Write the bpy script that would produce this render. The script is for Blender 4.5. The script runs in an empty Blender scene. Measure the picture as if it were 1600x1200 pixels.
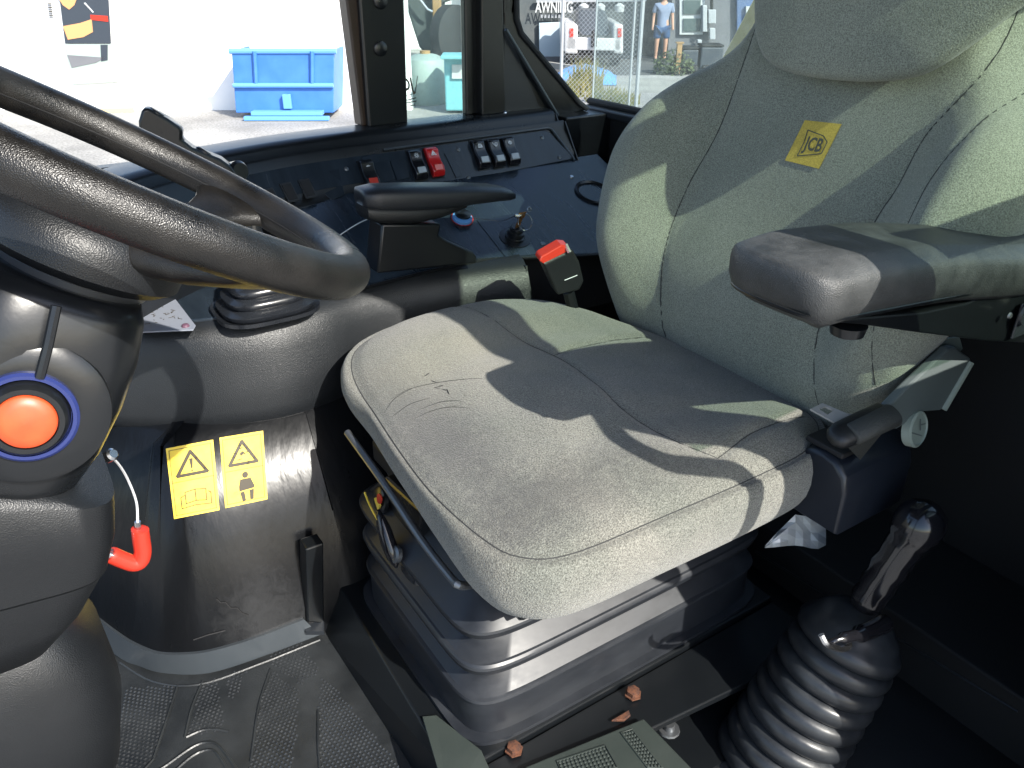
import bpy, bmesh, math, random
from mathutils import Vector, Matrix
random.seed(4)
sc = bpy.context.scene
# ------------------------------------------------------------------ camera
TH = math.radians(28); PH = math.radians(57); F = 1250.0; EYE = Vector((0, 0, 1.0))
FW = Vector((math.cos(PH)*math.cos(TH), math.sin(PH)*math.cos(TH), -math.sin(TH)))
RT = Vector((math.sin(PH), -math.cos(PH), 0)); UPV = RT.cross(FW)
FH = Vector((math.cos(PH), math.sin(PH), 0))
cam = bpy.data.cameras.new('camera'); cam.sensor_width = 36; cam.lens = 36*F/1600
cam.clip_start = .02; cam.clip_end = 2000
co = bpy.data.objects.new('camera', cam); sc.collection.objects.link(co)
co.matrix_world = Matrix.Translation(EYE) @ Matrix((RT, UPV, -FW)).transposed().to_4x4()
sc.camera = co
# ------------------------------------------------------------------ light
SUN_EL = math.radians(37); SUN_AZ = math.radians(-80.3)   # sun stands over -Y, the open door side
w = bpy.data.worlds.new('World'); sc.world = w; w.use_nodes = True
nt = w.node_tree; bg = nt.nodes['Background']; sky = nt.nodes.new('ShaderNodeTexSky')
sky.sky_type = 'NISHITA'; sky.sun_disc = False; sky.sun_elevation = SUN_EL; sky.sun_rotation = math.radians(170.3)
sky.air_density = 1.0; sky.dust_density = 1.2
nt.links.new(sky.outputs[0], bg.inputs[0]); bg.inputs[1].default_value = .15
sl = bpy.data.lights.new('sun', 'SUN'); sl.energy = 4.0; sl.angle = math.radians(.5); sl.color = (1, .955, .87)
so = bpy.data.objects.new('sun', sl); sc.collection.objects.link(so)
SDIR = Vector((math.cos(SUN_AZ)*math.cos(SUN_EL), math.sin(SUN_AZ)*math.cos(SUN_EL), math.sin(SUN_EL)))
so.rotation_euler = SDIR.to_track_quat('Z', 'Y').to_euler()
sc.view_settings.view_transform = 'Standard'; sc.view_settings.look = 'None'
sc.view_settings.exposure = 1.2; sc.view_settings.gamma = 1
sc.cycles.max_bounces = 8; sc.cycles.transparent_max_bounces = 12

# ------------------------------------------------------------------ helpers
def A(px, py, x=None, y=None, z=None, P=None, n=None):
    r = FW + RT*((px-800)/F) + UPV*((600-py)/F)
    if z is not None: t = (z-EYE.z)/r.z
    elif x is not None: t = x/r.x
    elif y is not None: t = y/r.y
    else: t = (P-EYE).dot(n)/r.dot(n)
    return EYE + r*t
def V(px, py, D): return A(px, py, P=EYE+FH*D, n=FH)
GZ = -1.5
def G(px, py): return A(px, py, z=GZ)

def base(o, label=None, cat=None, group=None, kind=None):
    if label: o['label'] = label
    if cat: o['category'] = cat
    if group: o['group'] = group
    if kind: o['kind'] = kind
    return o
def thing(name, label, cat, loc, group=None):
    o = bpy.data.objects.new(name, None); sc.collection.objects.link(o); o.location = loc
    o.empty_display_size = .05
    return base(o, label, cat, group)
def wloc(o):
    v = Vector((0, 0, 0))
    while o: v += o.location; o = o.parent
    return v
def mk(name, vs, fs, m, parent=None, smooth=35, bevel=0, seg=2, sub=0, **kw):
    vs = [Vector(v) for v in vs]
    c = sum(vs, Vector())/len(vs)
    me = bpy.data.meshes.new(name)
    me.from_pydata([v-c for v in vs], [], fs)
    bm = bmesh.new(); bm.from_mesh(me); bmesh.ops.recalc_face_normals(bm, faces=bm.faces); bm.to_mesh(me); bm.free()
    if smooth:
        me.shade_smooth()
        me.set_sharp_from_angle(angle=math.radians(smooth))
    o = bpy.data.objects.new(name, me); sc.collection.objects.link(o)
    if m: me.materials.append(m)
    if parent: o.parent = parent; o.location = c - wloc(parent)
    else: o.location = c
    if bevel:
        b = o.modifiers.new('b', 'BEVEL'); b.width = bevel; b.segments = seg; b.limit_method = 'ANGLE'; b.angle_limit = math.radians(35); b.harden_normals = False
    if sub:
        s = o.modifiers.new('s', 'SUBSURF'); s.levels = sub; s.render_levels = sub
    return base(o, **kw)
class MB:
    def __init__(s): s.v = []; s.f = []
    def add(s, vs, fs):
        k = len(s.v); s.v += [Vector(v) for v in vs]; s.f += [tuple(i+k for i in f) for f in fs]; return s
    def hexa(s, p):   # 8 corners: bottom 4 then top 4
        return s.add(p, [(3, 2, 1, 0), (4, 5, 6, 7), (0, 1, 5, 4), (1, 2, 6, 5), (2, 3, 7, 6), (3, 0, 4, 7)])
    def box(s, a, b):
        (x0, y0, z0), (x1, y1, z1) = a, b
        return s.hexa([(x0, y0, z0), (x1, y0, z0), (x1, y1, z0), (x0, y1, z0), (x0, y0, z1), (x1, y0, z1), (x1, y1, z1), (x0, y1, z1)])
    def obox(s, c, U, Vv, W, hu, hv, hw):
        c = Vector(c); p = []
        for k in (-1, 1):
            for i, j in ((-1, -1), (1, -1), (1, 1), (-1, 1)): p.append(c+U*hu*i+Vv*hv*j+W*hw*k)
        return s.hexa(p)
    def prism(s, pts, off):   # polygon pts (3D), extruded by vector off
        n = len(pts); off = Vector(off); pts = [Vector(p) for p in pts]
        return s.add(pts+[p+off for p in pts], [tuple(range(n))[::-1], tuple(range(n, 2*n))]+[(i, (i+1) % n, n+(i+1) % n, n+i) for i in range(n)])
    def tube(s, path, r, seg=10, closed=False, cap=True):
        path = [Vector(p) for p in path]; n = len(path); rs = r if isinstance(r, (list, tuple)) else [r]*n
        k0 = len(s.v); prev = None
        for i, p in enumerate(path):
            if closed: t = path[(i+1) % n]-path[i-1]
            else: t = path[min(i+1, n-1)]-path[max(i-1, 0)]
            t = t.normalized() if t.length > 1e-9 else Vector((0, 0, 1))
            if prev is None:
                a = t.orthogonal().normalized()
            else:
                a = prev - t*prev.dot(t); a = a.normalized() if a.length > 1e-6 else t.orthogonal().normalized()
            prev = a; b = t.cross(a)
            for j in range(seg):
                th = 2*math.pi*j/seg; s.v.append(p+(a*math.cos(th)+b*math.sin(th))*rs[i])
        m = n if closed else n-1
        for i in range(m):
            for j in range(seg):
                a0 = k0+i*seg+j; a1 = k0+i*seg+(j+1) % seg; b0 = k0+((i+1) % n)*seg+j; b1 = k0+((i+1) % n)*seg+(j+1) % seg
                s.f.append((a0, a1, b1, b0))
        if cap and not closed:
            s.f.append(tuple(k0+j for j in range(seg))[::-1]); s.f.append(tuple(k0+(n-1)*seg+j for j in range(seg)))
        return s
    def rings(s, rings, cap0=True, cap1=True, close=True):
        k0 = len(s.v); m = len(rings[0])
        for r in rings: s.v += [Vector(p) for p in r]
        for i in range(len(rings)-1):
            for j in range(m if close else m-1):
                a = k0+i*m+j; b = k0+i*m+(j+1) % m
                s.f.append((a, b, b+m, a+m))
        if cap0: s.f.append(tuple(k0+j for j in range(m))[::-1])
        if cap1: s.f.append(tuple(k0+(len(rings)-1)*m+j for j in range(m)))
        return s
    def lathe(s, c, ax, prof, seg=24):   # prof [(dist along axis, radius)]
        ax = Vector(ax).normalized(); a = ax.orthogonal().normalized(); b = ax.cross(a); c = Vector(c)
        return s.rings([[c+ax*h+(a*math.cos(2*math.pi*j/seg)+b*math.sin(2*math.pi*j/seg))*max(r, 1e-5) for j in range(seg)] for h, r in prof])
    def build(s, name, m, parent=None, **kw): return mk(name, s.v, s.f, m, parent, **kw)
def crom(pts, n=8, closed=False):
    pts = [Vector(p) for p in pts]; N = len(pts); out = []
    rng = range(N) if closed else range(N-1)
    for i in rng:
        if closed: p0, p1, p2, p3 = pts[i-1], pts[i], pts[(i+1) % N], pts[(i+2) % N]
        else: p0, p1, p2, p3 = pts[max(i-1, 0)], pts[i], pts[i+1], pts[min(i+2, N-1)]
        for k in range(n):
            t = k/n
            out.append(.5*((2*p1)+(p2-p0)*t+(2*p0-5*p1+4*p2-p3)*t*t+(3*p1-p0-3*p2+p3)*t**3))
    if not closed: out.append(pts[-1])
    return out
def V2(p): return Vector((p[0], p[1], 0))
def sstep(a, b, x):
    t = min(1, max(0, (x-a)/(b-a))); return t*t*(3-2*t)
def squircle(hu, hv, n=40, e=4.0):
    o = []
    for i in range(n):
        t = 2*math.pi*i/n; c, s_ = math.cos(t), math.sin(t)
        o.append((hu*math.copysign(abs(c)**(2/e), c), hv*math.copysign(abs(s_)**(2/e), s_)))
    return o
def lathe_(c, ax, prof, seg=24): return MB().lathe(c, ax, prof, seg)

# ------------------------------------------------------------------ materials
def _n(t, ty, **kw):
    n = t.nodes.new(ty)
    for k, v in kw.items(): setattr(n, k, v)
    return n
def mat(name, col, rough=.5, metal=0, col2=None, nscale=20, namt=1.0, bump=0, bscale=300, btype='noise', rough2=None, dust=0, dustcol=(.35, .36, .36), dscale=9,
        spec=.5, coat=0, emis=None, sheen=0, bdist=.001, speck=0, speckscale=500, ndetail=5, stretch=None, stains=None):
    m = bpy.data.materials.new(name); m.use_nodes = True; t = m.node_tree; b = t.nodes['Principled BSDF']
    L = t.links.new
    tc = _n(t, 'ShaderNodeTexCoord'); co_ = tc.outputs['Object']
    if stretch:
        mp = _n(t, 'ShaderNodeMapping'); mp.inputs['Scale'].default_value = stretch; L(co_, mp.inputs[0]); co_ = mp.outputs[0]
    b.inputs['Base Color'].default_value = (*col, 1); b.inputs['Roughness'].default_value = rough; b.inputs['Metallic'].default_value = metal
    b.inputs['Specular IOR Level'].default_value = spec; b.inputs['Coat Weight'].default_value = coat; b.inputs['Coat Roughness'].default_value = .1
    if sheen: b.inputs['Sheen Weight'].default_value = sheen; b.inputs['Sheen Roughness'].default_value = .5
    cur = None
    if col2:
        nz = _n(t, 'ShaderNodeTexNoise'); nz.inputs['Scale'].default_value = nscale; nz.inputs['Detail'].default_value = ndetail; L(co_, nz.inputs['Vector'])
        rp = _n(t, 'ShaderNodeMapRange'); rp.inputs[1].default_value = .35; rp.inputs[2].default_value = .65; rp.inputs[4].default_value = namt; L(nz.outputs[0], rp.inputs[0])
        mx = _n(t, 'ShaderNodeMix', data_type='RGBA'); mx.inputs[6].default_value = (*col, 1); mx.inputs[7].default_value = (*col2, 1)
        L(rp.outputs[0], mx.inputs[0]); cur = mx.outputs[2]
    if speck:
        nz = _n(t, 'ShaderNodeTexNoise'); nz.inputs['Scale'].default_value = speckscale; nz.inputs['Detail'].default_value = 2; nz.inputs['Roughness'].default_value = .7; L(co_, nz.inputs['Vector'])
        rp = _n(t, 'ShaderNodeMapRange'); rp.inputs[1].default_value = .36; rp.inputs[2].default_value = .64; rp.inputs[3].default_value = 1-speck; rp.inputs[4].default_value = 1+speck; L(nz.outputs[0], rp.inputs[0])
        mx = _n(t, 'ShaderNodeVectorMath', operation='SCALE')
        if cur: L(cur, mx.inputs[0])
        else: mx.inputs[0].default_value = col
        L(rp.outputs[0], mx.inputs['Scale']); cur = mx.outputs[0]
    if stains:   # worn, soiled places: (centre xyz, radii xyz, amount), broken up by noise
        ge = _n(t, 'ShaderNodeNewGeometry')
        for (c_, r_, amt, scol) in stains:
            sb = _n(t, 'ShaderNodeVectorMath', operation='SUBTRACT'); L(ge.outputs['Position'], sb.inputs[0]); sb.inputs[1].default_value = c_
            dv = _n(t, 'ShaderNodeVectorMath', operation='DIVIDE'); L(sb.outputs[0], dv.inputs[0]); dv.inputs[1].default_value = r_
            ln = _n(t, 'ShaderNodeVectorMath', operation='LENGTH'); L(dv.outputs[0], ln.inputs[0])
            nz = _n(t, 'ShaderNodeTexNoise'); nz.inputs['Scale'].default_value = 55; nz.inputs['Detail'].default_value = 8; nz.inputs['Roughness'].default_value = .7; nz.inputs['Distortion'].default_value = 1.2; L(ge.outputs['Position'], nz.inputs['Vector'])
            ad = _n(t, 'ShaderNodeMath', operation='MULTIPLY_ADD'); L(nz.outputs[0], ad.inputs[0]); ad.inputs[1].default_value = 1.6; L(ln.outputs['Value'], ad.inputs[2])
            mr = _n(t, 'ShaderNodeMapRange'); mr.inputs[1].default_value = 1.1; mr.inputs[2].default_value = 1.9; mr.inputs[3].default_value = amt; mr.inputs[4].default_value = 0; L(ad.outputs[0], mr.inputs[0])
            mx = _n(t, 'ShaderNodeMix', data_type='RGBA'); mx.inputs[7].default_value = (*scol, 1); L(mr.outputs[0], mx.inputs[0])
            if cur: L(cur, mx.inputs[6])
            else: mx.inputs[6].default_value = (*col, 1)
            cur = mx.outputs[2]
    if dust:
        nz = _n(t, 'ShaderNodeTexNoise'); nz.inputs['Scale'].default_value = dscale; nz.inputs['Detail'].default_value = 8; nz.inputs['Roughness'].default_value = .65; L(co_, nz.inputs['Vector'])
        rp = _n(t, 'ShaderNodeMapRange'); rp.inputs[1].default_value = .34; rp.inputs[2].default_value = .80; rp.inputs[4].default_value = dust; L(nz.outputs[0], rp.inputs[0])
        ge = _n(t, 'ShaderNodeNewGeometry'); sp = _n(t, 'ShaderNodeSeparateXYZ'); L(ge.outputs['Normal'], sp.inputs[0])
        mr = _n(t, 'ShaderNodeMapRange'); mr.inputs[1].default_value = -.3; mr.inputs[2].default_value = .9; mr.inputs[3].default_value = .35; L(sp.outputs[2], mr.inputs[0])
        mu = _n(t, 'ShaderNodeMath', operation='MULTIPLY'); L(rp.outputs[0], mu.inputs[0]); L(mr.outputs[0], mu.inputs[1])
        mx = _n(t, 'ShaderNodeMix', data_type='RGBA'); mx.inputs[7].default_value = (*dustcol, 1); L(mu.outputs[0], mx.inputs[0])
        if cur: L(cur, mx.inputs[6])
        else: mx.inputs[6].default_value = (*col, 1)
        cur = mx.outputs[2]
        rm = _n(t, 'ShaderNodeMapRange'); rm.inputs[2].default_value = 1; rm.inputs[3].default_value = rough; rm.inputs[4].default_value = min(1, rough+.45); L(mu.outputs[0], rm.inputs[0]); L(rm.outputs[0], b.inputs['Roughness'])
    elif rough2 is not None:
        nz = _n(t, 'ShaderNodeTexNoise'); nz.inputs['Scale'].default_value = nscale; nz.inputs['Detail'].default_value = 6; L(co_, nz.inputs['Vector'])
        rm = _n(t, 'ShaderNodeMapRange'); rm.inputs[1].default_value = .35; rm.inputs[2].default_value = .65; rm.inputs[3].default_value = rough; rm.inputs[4].default_value = rough2; L(nz.outputs[0], rm.inputs[0]); L(rm.outputs[0], b.inputs['Roughness'])
    if cur: L(cur, b.inputs['Base Color'])
    if bump:
        if btype == 'leather':
            x = _n(t, 'ShaderNodeTexVoronoi'); x.inputs['Scale'].default_value = bscale; x.feature = 'SMOOTH_F1'; L(co_, x.inputs['Vector']); out = x.outputs['Distance']
        else:
            x = _n(t, 'ShaderNodeTexNoise'); x.inputs['Scale'].default_value = bscale; x.inputs['Detail'].default_value = 3; L(co_, x.inputs['Vector']); out = x.outputs[0]
        bp = _n(t, 'ShaderNodeBump'); bp.inputs['Strength'].default_value = bump; bp.inputs['Distance'].default_value = bdist
        L(out, bp.inputs['Height']); L(bp.outputs[0], b.inputs['Normal'])
    if emis: b.inputs['Emission Color'].default_value = (*emis, 1); b.inputs['Emission Strength'].default_value = 1
    return m
def glass(name, tint, dirt, dscale=30, low=.45):
    m = bpy.data.materials.new(name); m.use_nodes = True; t = m.node_tree; t.nodes.remove(t.nodes['Principled BSDF']); L = t.links.new
    out = t.nodes['Material Output']
    tr = _n(t, 'ShaderNodeBsdfTransparent'); tr.inputs[0].default_value = (*tint, 1)
    gl = _n(t, 'ShaderNodeBsdfGlossy'); gl.inputs['Roughness'].default_value = .02
    lf = _n(t, 'ShaderNodeLayerWeight'); lf.inputs[0].default_value = .5
    pw = _n(t, 'ShaderNodeMath', operation='POWER'); L(lf.outputs['Facing'], pw.inputs[0]); pw.inputs[1].default_value = 4
    lw = _n(t, 'ShaderNodeMath', operation='MULTIPLY_ADD'); L(pw.outputs[0], lw.inputs[0]); lw.inputs[1].default_value = .6; lw.inputs[2].default_value = .02
    m1 = _n(t, 'ShaderNodeMixShader'); L(lw.outputs[0], m1.inputs[0]); L(tr.outputs[0], m1.inputs[1]); L(gl.outputs[0], m1.inputs[2])
    df = _n(t, 'ShaderNodeBsdfDiffuse'); df.inputs[0].default_value = (.6, .62, .58, 1)
    tl = _n(t, 'ShaderNodeBsdfTranslucent'); tl.inputs[0].default_value = (.6, .65, .6, 1)
    ad = _n(t, 'ShaderNodeMixShader'); ad.inputs[0].default_value = .5; L(df.outputs[0], ad.inputs[1]); L(tl.outputs[0], ad.inputs[2])
    tc = _n(t, 'ShaderNodeTexCoord'); nz = _n(t, 'ShaderNodeTexNoise'); nz.inputs['Scale'].default_value = dscale; nz.inputs['Detail'].default_value = 9; nz.inputs['Roughness'].default_value = .75
    L(tc.outputs['Object'], nz.inputs['Vector'])
    mr = _n(t, 'ShaderNodeMapRange'); mr.inputs[1].default_value = low; mr.inputs[2].default_value = .75; mr.inputs[3].default_value = dirt*.35; mr.inputs[4].default_value = dirt; L(nz.outputs[0], mr.inputs[0])
    m2 = _n(t, 'ShaderNodeMixShader'); L(mr.outputs[0], m2.inputs[0]); L(m1.outputs[0], m2.inputs[1]); L(ad.outputs[0], m2.inputs[2]); L(m2.outputs[0], out.inputs[0])
    return m
FABRIC = mat('seat_fabric', (.135, .140, .122), .95, col2=(.175, .172, .150), nscale=9, bump=.9, bscale=520, sheen=.25, speck=.5, speckscale=600, bdist=.0022, spec=.15, stains=[((.40, .80, .45), (.07, .24, .06), .6, (.045, .045, .05)), ((.45, .60, .45), (.16, .06, .06), .55, (.05, .05, .05)), ((.60, .60, .45), (.10, .07, .06), .35, (.06, .06, .06)), ((.55, .95, .47), (.2, .15, .08), .35, (.23, .22, .17))])
FABRIC_B = mat('backrest_fabric', (.195, .208, .170), .95, col2=(.232, .243, .20), nscale=7, bump=.7, bscale=600, sheen=.25, speck=.38, speckscale=620, bdist=.0016, spec=.15, stains=[((.98, .75, .62), (.08, .12, .2), .25, (.13, .13, .11))])  # paler than the cushion fabric in place of fill light on the backrest
THREAD = mat('seam_thread', (.035, .036, .036), .9)
PLAS = mat('grained_black_plastic', (.0065, .0075, .009), .40, bump=.45, bscale=1000, btype='leather', bdist=.0007, dust=.12, dscale=14, dustcol=(.05, .055, .06))
PLAS_S = mat('smooth_black_plastic', (.0065, .0075, .009), .27, bump=.1, bscale=160, dust=.12, dscale=10, dustcol=(.05, .055, .06))
PLAS_D = mat('dusty_console_plastic', (.010, .0115, .0135), .34, bump=.55, bscale=900, btype='leather', bdist=.0008, dust=.25, dscale=6, dustcol=(.045, .05, .055))
WHEELM = mat('worn_wheel_rubber', (.0055, .0053, .0052), .27, bump=.55, bscale=1400, btype='leather', bdist=.0006, col2=(.0125, .0115, .0105), nscale=30, rough2=.38, spec=.5)
GLOSSP = mat('glossy_panel', (.012, .018, .026), .17, bump=.25, bscale=90, bdist=.001, dust=.4, dscale=28, dustcol=(.05, .07, .095), stretch=(1, .12, .12))  # blue in base and dust colour stands in for reflected sky
PADM = mat('armrest_vinyl', (.022, .024, .025), .42, bump=.6, bscale=1000, btype='leather', bdist=.0009, dust=.55, dscale=24, dustcol=(.15, .155, .155))
PADF = mat('dark_armrest_vinyl', (.011, .013, .017), .36, bump=.4, bscale=1000, btype='leather', bdist=.0008, dust=.1, dustcol=(.05, .055, .06))
RUB = mat('glossy_rubber', (.010, .0115, .015), .2, bump=.25, bscale=70, bdist=.0012, rough2=.34, nscale=14, dust=.3, dscale=9, dustcol=(.04, .045, .05))
RUBM = mat('rubber_mat', (.010, .0115, .013), .34, bump=.4, bscale=350, dust=.5, dscale=8, dustcol=(.06, .066, .07))
KICK = mat('kick_panel_plastic', (.004, .0045, .0055), .27, bump=.35, bscale=60, bdist=.002, dust=.12, dscale=22, dustcol=(.02, .021, .024), stretch=(1, 1, .09), spec=.3, stains=[((.19, 1.045, .055), (.075, .2, .085), .7, (.028, .029, .031)), ((.19, 1.07, .16), (.05, .2, .10), .3, (.022, .023, .026))])
PAINT = mat('black_cab_paint', (.005, .0062, .0075), .3, bump=.08, bscale=200, dust=.12, dustcol=(.025, .028, .032))
PAINT2 = mat('slate_frame_trim', (.018, .021, .026), .38, bump=.1, bscale=200, dust=.2, dustcol=(.08, .09, .1))
DARK = mat('matt_black', (.008, .008, .009), .7)
STEEL = mat('bright_steel', (.55, .56, .58), .25, 1, bump=.05)
STEELD = mat('dull_steel', (.18, .19, .2), .4, .8)
CHROME = mat('black_chrome', (.008, .008, .010), .16, 0, spec=.6, coat=.2)
REDP = mat('red_plastic', (.50, .035, .02), .35, spec=.4)
REDL = mat('clear_red_switch', (.5, .012, .012), .18, coat=.6)
ORANGE = mat('orange_button', (.66, .085, .025), .42, bump=.15, bscale=60, col2=(.55, .065, .02), nscale=60)
BLUER = mat('blue_ring_plastic', (.02, .03, .12), .25)
YEL = mat('yellow_sticker', (.80, .58, .06), .35, col2=(.84, .62, .10), nscale=30)
INK = mat('sticker_ink', (.045, .035, .02), .5)
WHITEM = mat('white_mark', (.7, .72, .74), .5)
GREYL = mat('grey_label', (.22, .24, .29), .35, bump=.05, dust=.15)
LOGO = mat('gold_cloth_patch', (.50, .37, .07), .9, bump=.5, bscale=400, speck=.15)
LOGOI = mat('patch_print', (.07, .075, .06), .9)
LENS = mat('clear_switch_lens', (.32, .36, .38), .12, coat=.5)
RUST = mat('rusty_bolt', (.13, .048, .022), .8, col2=(.05, .022, .015), nscale=150, bump=.6, bscale=300)
BROWN = mat('brown_paint_edge', (.035, .018, .010), .45)
PLATE = mat('grey_lever_plastic', (.10, .12, .12), .45, bump=.1)
PLATE2 = mat('grey_disc_plastic', (.26, .30, .26), .5, bump=.1)
STEP = mat('grey_green_step_mat', (.026, .034, .030), .5, bump=.2, bscale=200, dust=.25, dustcol=(.07, .08, .07))
WALLW = mat('white_wall_paint', (.86, .86, .84), .8, bump=.1, bscale=10)
BLUEP = mat('blue_skip_paint', (.034, .145, .47), .5, col2=(.05, .18, .52), nscale=3)
BLUEL = mat('light_blue_paint', (.12, .32, .66), .5)
ASPH = mat('worn_concrete_yard', (.20, .195, .185), .9, col2=(.36, .35, .33), nscale=.7, bump=.6, bscale=20, bdist=.01, speck=.25, speckscale=25, ndetail=9)
CONC = mat('pale_concrete', (.27, .265, .24), .9, col2=(.34, .335, .30), nscale=1.2)
BANNER = mat('dark_banner_print', (.035, .045, .06), .5)
BANO = mat('orange_banner_print', (.60, .30, .13), .6)
BANG = mat('pale_green_banner_print', (.33, .40, .37), .6)
BLDG = mat('grey_building_wall', (.13, .135, .15), .9, col2=(.16, .165, .18), nscale=1.5)
BLDD = mat('dark_workshop_wall', (.07, .085, .09), .9, col2=(.10, .11, .11), nscale=2)
BLDB = mat('blue_building_trim', (.07, .12, .24), .7)
TEAL = mat('turquoise_container', (.16, .42, .46), .5)
GALV = mat('galvanised_steel', (.35, .37, .39), .5, .4)
WINF = mat('white_window_frame', (.45, .47, .47), .5)
WING = mat('dark_window_pane', (.07, .10, .10), .15)
TRUCKW = mat('white_truck_paint', (.5, .5, .5), .3)
VANB = mat('pale_blue_panel', (.42, .52, .58), .6)
TYRE = mat('tyre_rubber', (.02, .022, .025), .8)
MACH = mat('machine_grey_green', (.06, .075, .075), .6)
TAN = mat('machine_tan', (.32, .20, .09), .6)
SKIN = mat('skin', (.45, .25, .17), .6)
SHIRT = mat('grey_blue_shirt', (.19, .23, .33), .9)
SHORTS = mat('blue_shorts', (.03, .07, .16), .9)
GRASSM = mat('weeds', (.07, .09, .025), .8, col2=(.20, .18, .06), nscale=3)
BUSHM = mat('bush_leaves', (.04, .06, .03), .8, col2=(.08, .10, .04), nscale=8)
CREAM = mat('cream_cab_paint', (.68, .52, .26), .4)
WHITEBAG = mat('clear_plastic_film', (.42, .45, .47), .2, spec=.8)
REEL = mat('belt_reel_plastic', (.010, .013, .02), .33, dust=.08, bump=.1, dustcol=(.05, .06, .07))
WEB = mat('belt_webbing', (.03, .032, .03), .6, bump=.8, bscale=500, bdist=.001)
KEYM = mat('brass_key', (.30, .15, .05), .4, .7)
GWIN = glass('green_tinted_glass', (.88, .965, .94), .22, 60, .50)
GWIN2 = glass('dusty_quarter_glass', (.90, .965, .96), .26, 40)
GDOOR = glass('tinted_door_glass', (.70, .78, .71), .03, 20)
STUD = mat('shiny_stud_rubber', (.02, .022, .025), .22, dust=.4, dscale=30, dustcol=(.12, .125, .13))  # lighter base and dust colour stand in for glints on the studs
BELL = mat('bellows_vinyl', (.013, .015, .019), .34, bump=.3, bscale=45, bdist=.001, dust=.5, dscale=40, dustcol=(.045, .05, .058), spec=.55, stretch=(.35, .35, 1))
RAILM = mat('blue_grey_rail', (.05, .06, .07), .3, .3, bump=.1, bscale=80, dust=.3, dustcol=(.10, .11, .12))
GAIT = mat('dusty_gaiter_rubber', (.010, .0115, .014), .30, bump=.3, bscale=60, bdist=.0012, dust=.6, dscale=16, dustcol=(.055, .062, .07))
SCUFF = mat('scuffed_plastic', (.022, .022, .023), .45, bump=1.0, bscale=260, bdist=.003, col2=(.008, .008, .008), nscale=60, rough2=.3)
PURP = mat('purple_stud', (.12, .06, .09), .3)
PINK = mat('pink_stud', (.6, .25, .25), .3)

# ================================================================== SETTING OUTSIDE
g = MB(); g.add([(-300, -300, GZ), (400, -300, GZ), (400, 400, GZ), (-300, 400, GZ)], [(0, 1, 2, 3)])
g.build('yard_ground', ASPH, smooth=0, kind='structure')
pc = MB(); pc.prism([G(1600, 185), G(870, 135), G(900, 120.5), G(1400, 129)], (0, 0, .004)); pc.build('concrete_strip', CONC, smooth=0, kind='structure')
MB().prism([G(800, 119), G(1500, 114), G(1500, 70), G(800, 70)], (0, 0, .004)).build('asphalt_lane', mat('dark_asphalt', (.07, .072, .075), .9, col2=(.10, .10, .10), nscale=2, speck=.2, speckscale=30), smooth=0, kind='structure')
D0 = 15.6
def slab(pts, D, t):  # vertical slab outline given in view of the yard wall plane, thickness t away
    m = MB(); m.prism([V(x, y, D) for x, y in pts], FH*t); return m
def wallslab(x0, x1, ytop, D, t):   # stands on the ground
    a = V(x0, 0, D); b = V(x1, 0, D); ztop = V(x0, ytop, D).z
    m = MB(); m.prism([(a.x, a.y, GZ), (b.x, b.y, GZ), (b.x, b.y, ztop), (a.x, a.y, ztop)], FH*t); return m
def grp(label): return label
wl = thing('yard_wall', 'long bright white wall across the yard behind the blue skip', 'wall', V(300, 172, D0))
wallslab(-900, 634, -420, D0, .3).build('wall_panel', WALLW, wl, smooth=0)
w2 = thing('rendered_wall', 'tall white wall seen at the left edge of the rear quarter window', 'wall', V(750, 120, 26))
wallslab(560, 846, -300, 27, .3).build('wall_panel', WALLW, w2, smooth=0)
# hanging photo banner
bn = thing('photo_banner', 'dark photo banner with orange shapes and a red strip on the white wall', 'banner', V(130, 30, D0-.05))
slab([(86, -60), (166, -60), (173, 68), (102, 68)], D0-.04, .02).build('banner_sheet', BANNER, bn, smooth=0)
slab([(88, -8), (122, -8), (116, 8), (108, 15), (98, 8)], D0-.05, .008).build('orange_print', BANO, bn, smooth=0)
slab([(98, 41), (125, 36), (143, 30), (145, 50), (130, 58), (106, 62)], D0-.05, .008).build('orange_print', BANO, bn, smooth=0)
slab([(141, 23), (168, 25), (169, 34), (142, 31)], D0-.05, .008).build('red_print', REDP, bn, smooth=0)
for i in range(5):
    slab([(131+i*2, 5+i*2.2), (133+i*2, 4+i*2.2), (138+i*2, 10+i*2.2), (137+i*2, 11+i*2.2)], D0-.05, .008).build('white_print', WHITEM, bn, smooth=0)
slab([(102, 69), (175, 69), (184, 128), (112, 132)], D0-.04, .02).build('pale_print', BANG, bn, smooth=0)
slab([(105, 86), (135, 88), (165, 90), (150, 98), (112, 106)], D0-.05, .008).build('shadow_print', BLDG, bn, smooth=0)  # grey shape painted as a shadow on the pale sheet
slab([(157, 70), (168, 70), (168, 94), (158, 96)], D0-.05, .008).build('dark_print', BANNER, bn, smooth=0)
for i in range(9):
    slab([(74+i*.4, 2+i*3), (80+i*.4, 2+i*3), (80+i*.4, 3.6+i*3), (74+i*.4, 3.6+i*3)], D0-.05, .01).build('small_print', INK if i % 2 else BLDG, bn, smooth=0)
tb = thing('yellow_wheel_stop', 'low yellow wheel stop on the ground at the foot of the white wall', 'kerb', G(185, 176))
MB().prism([G(160, 176), G(210, 175), G(210, 171.5), G(160, 172)], (0, 0, .07)).build('stop_bar', CREAM, tb, smooth=0)

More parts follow.
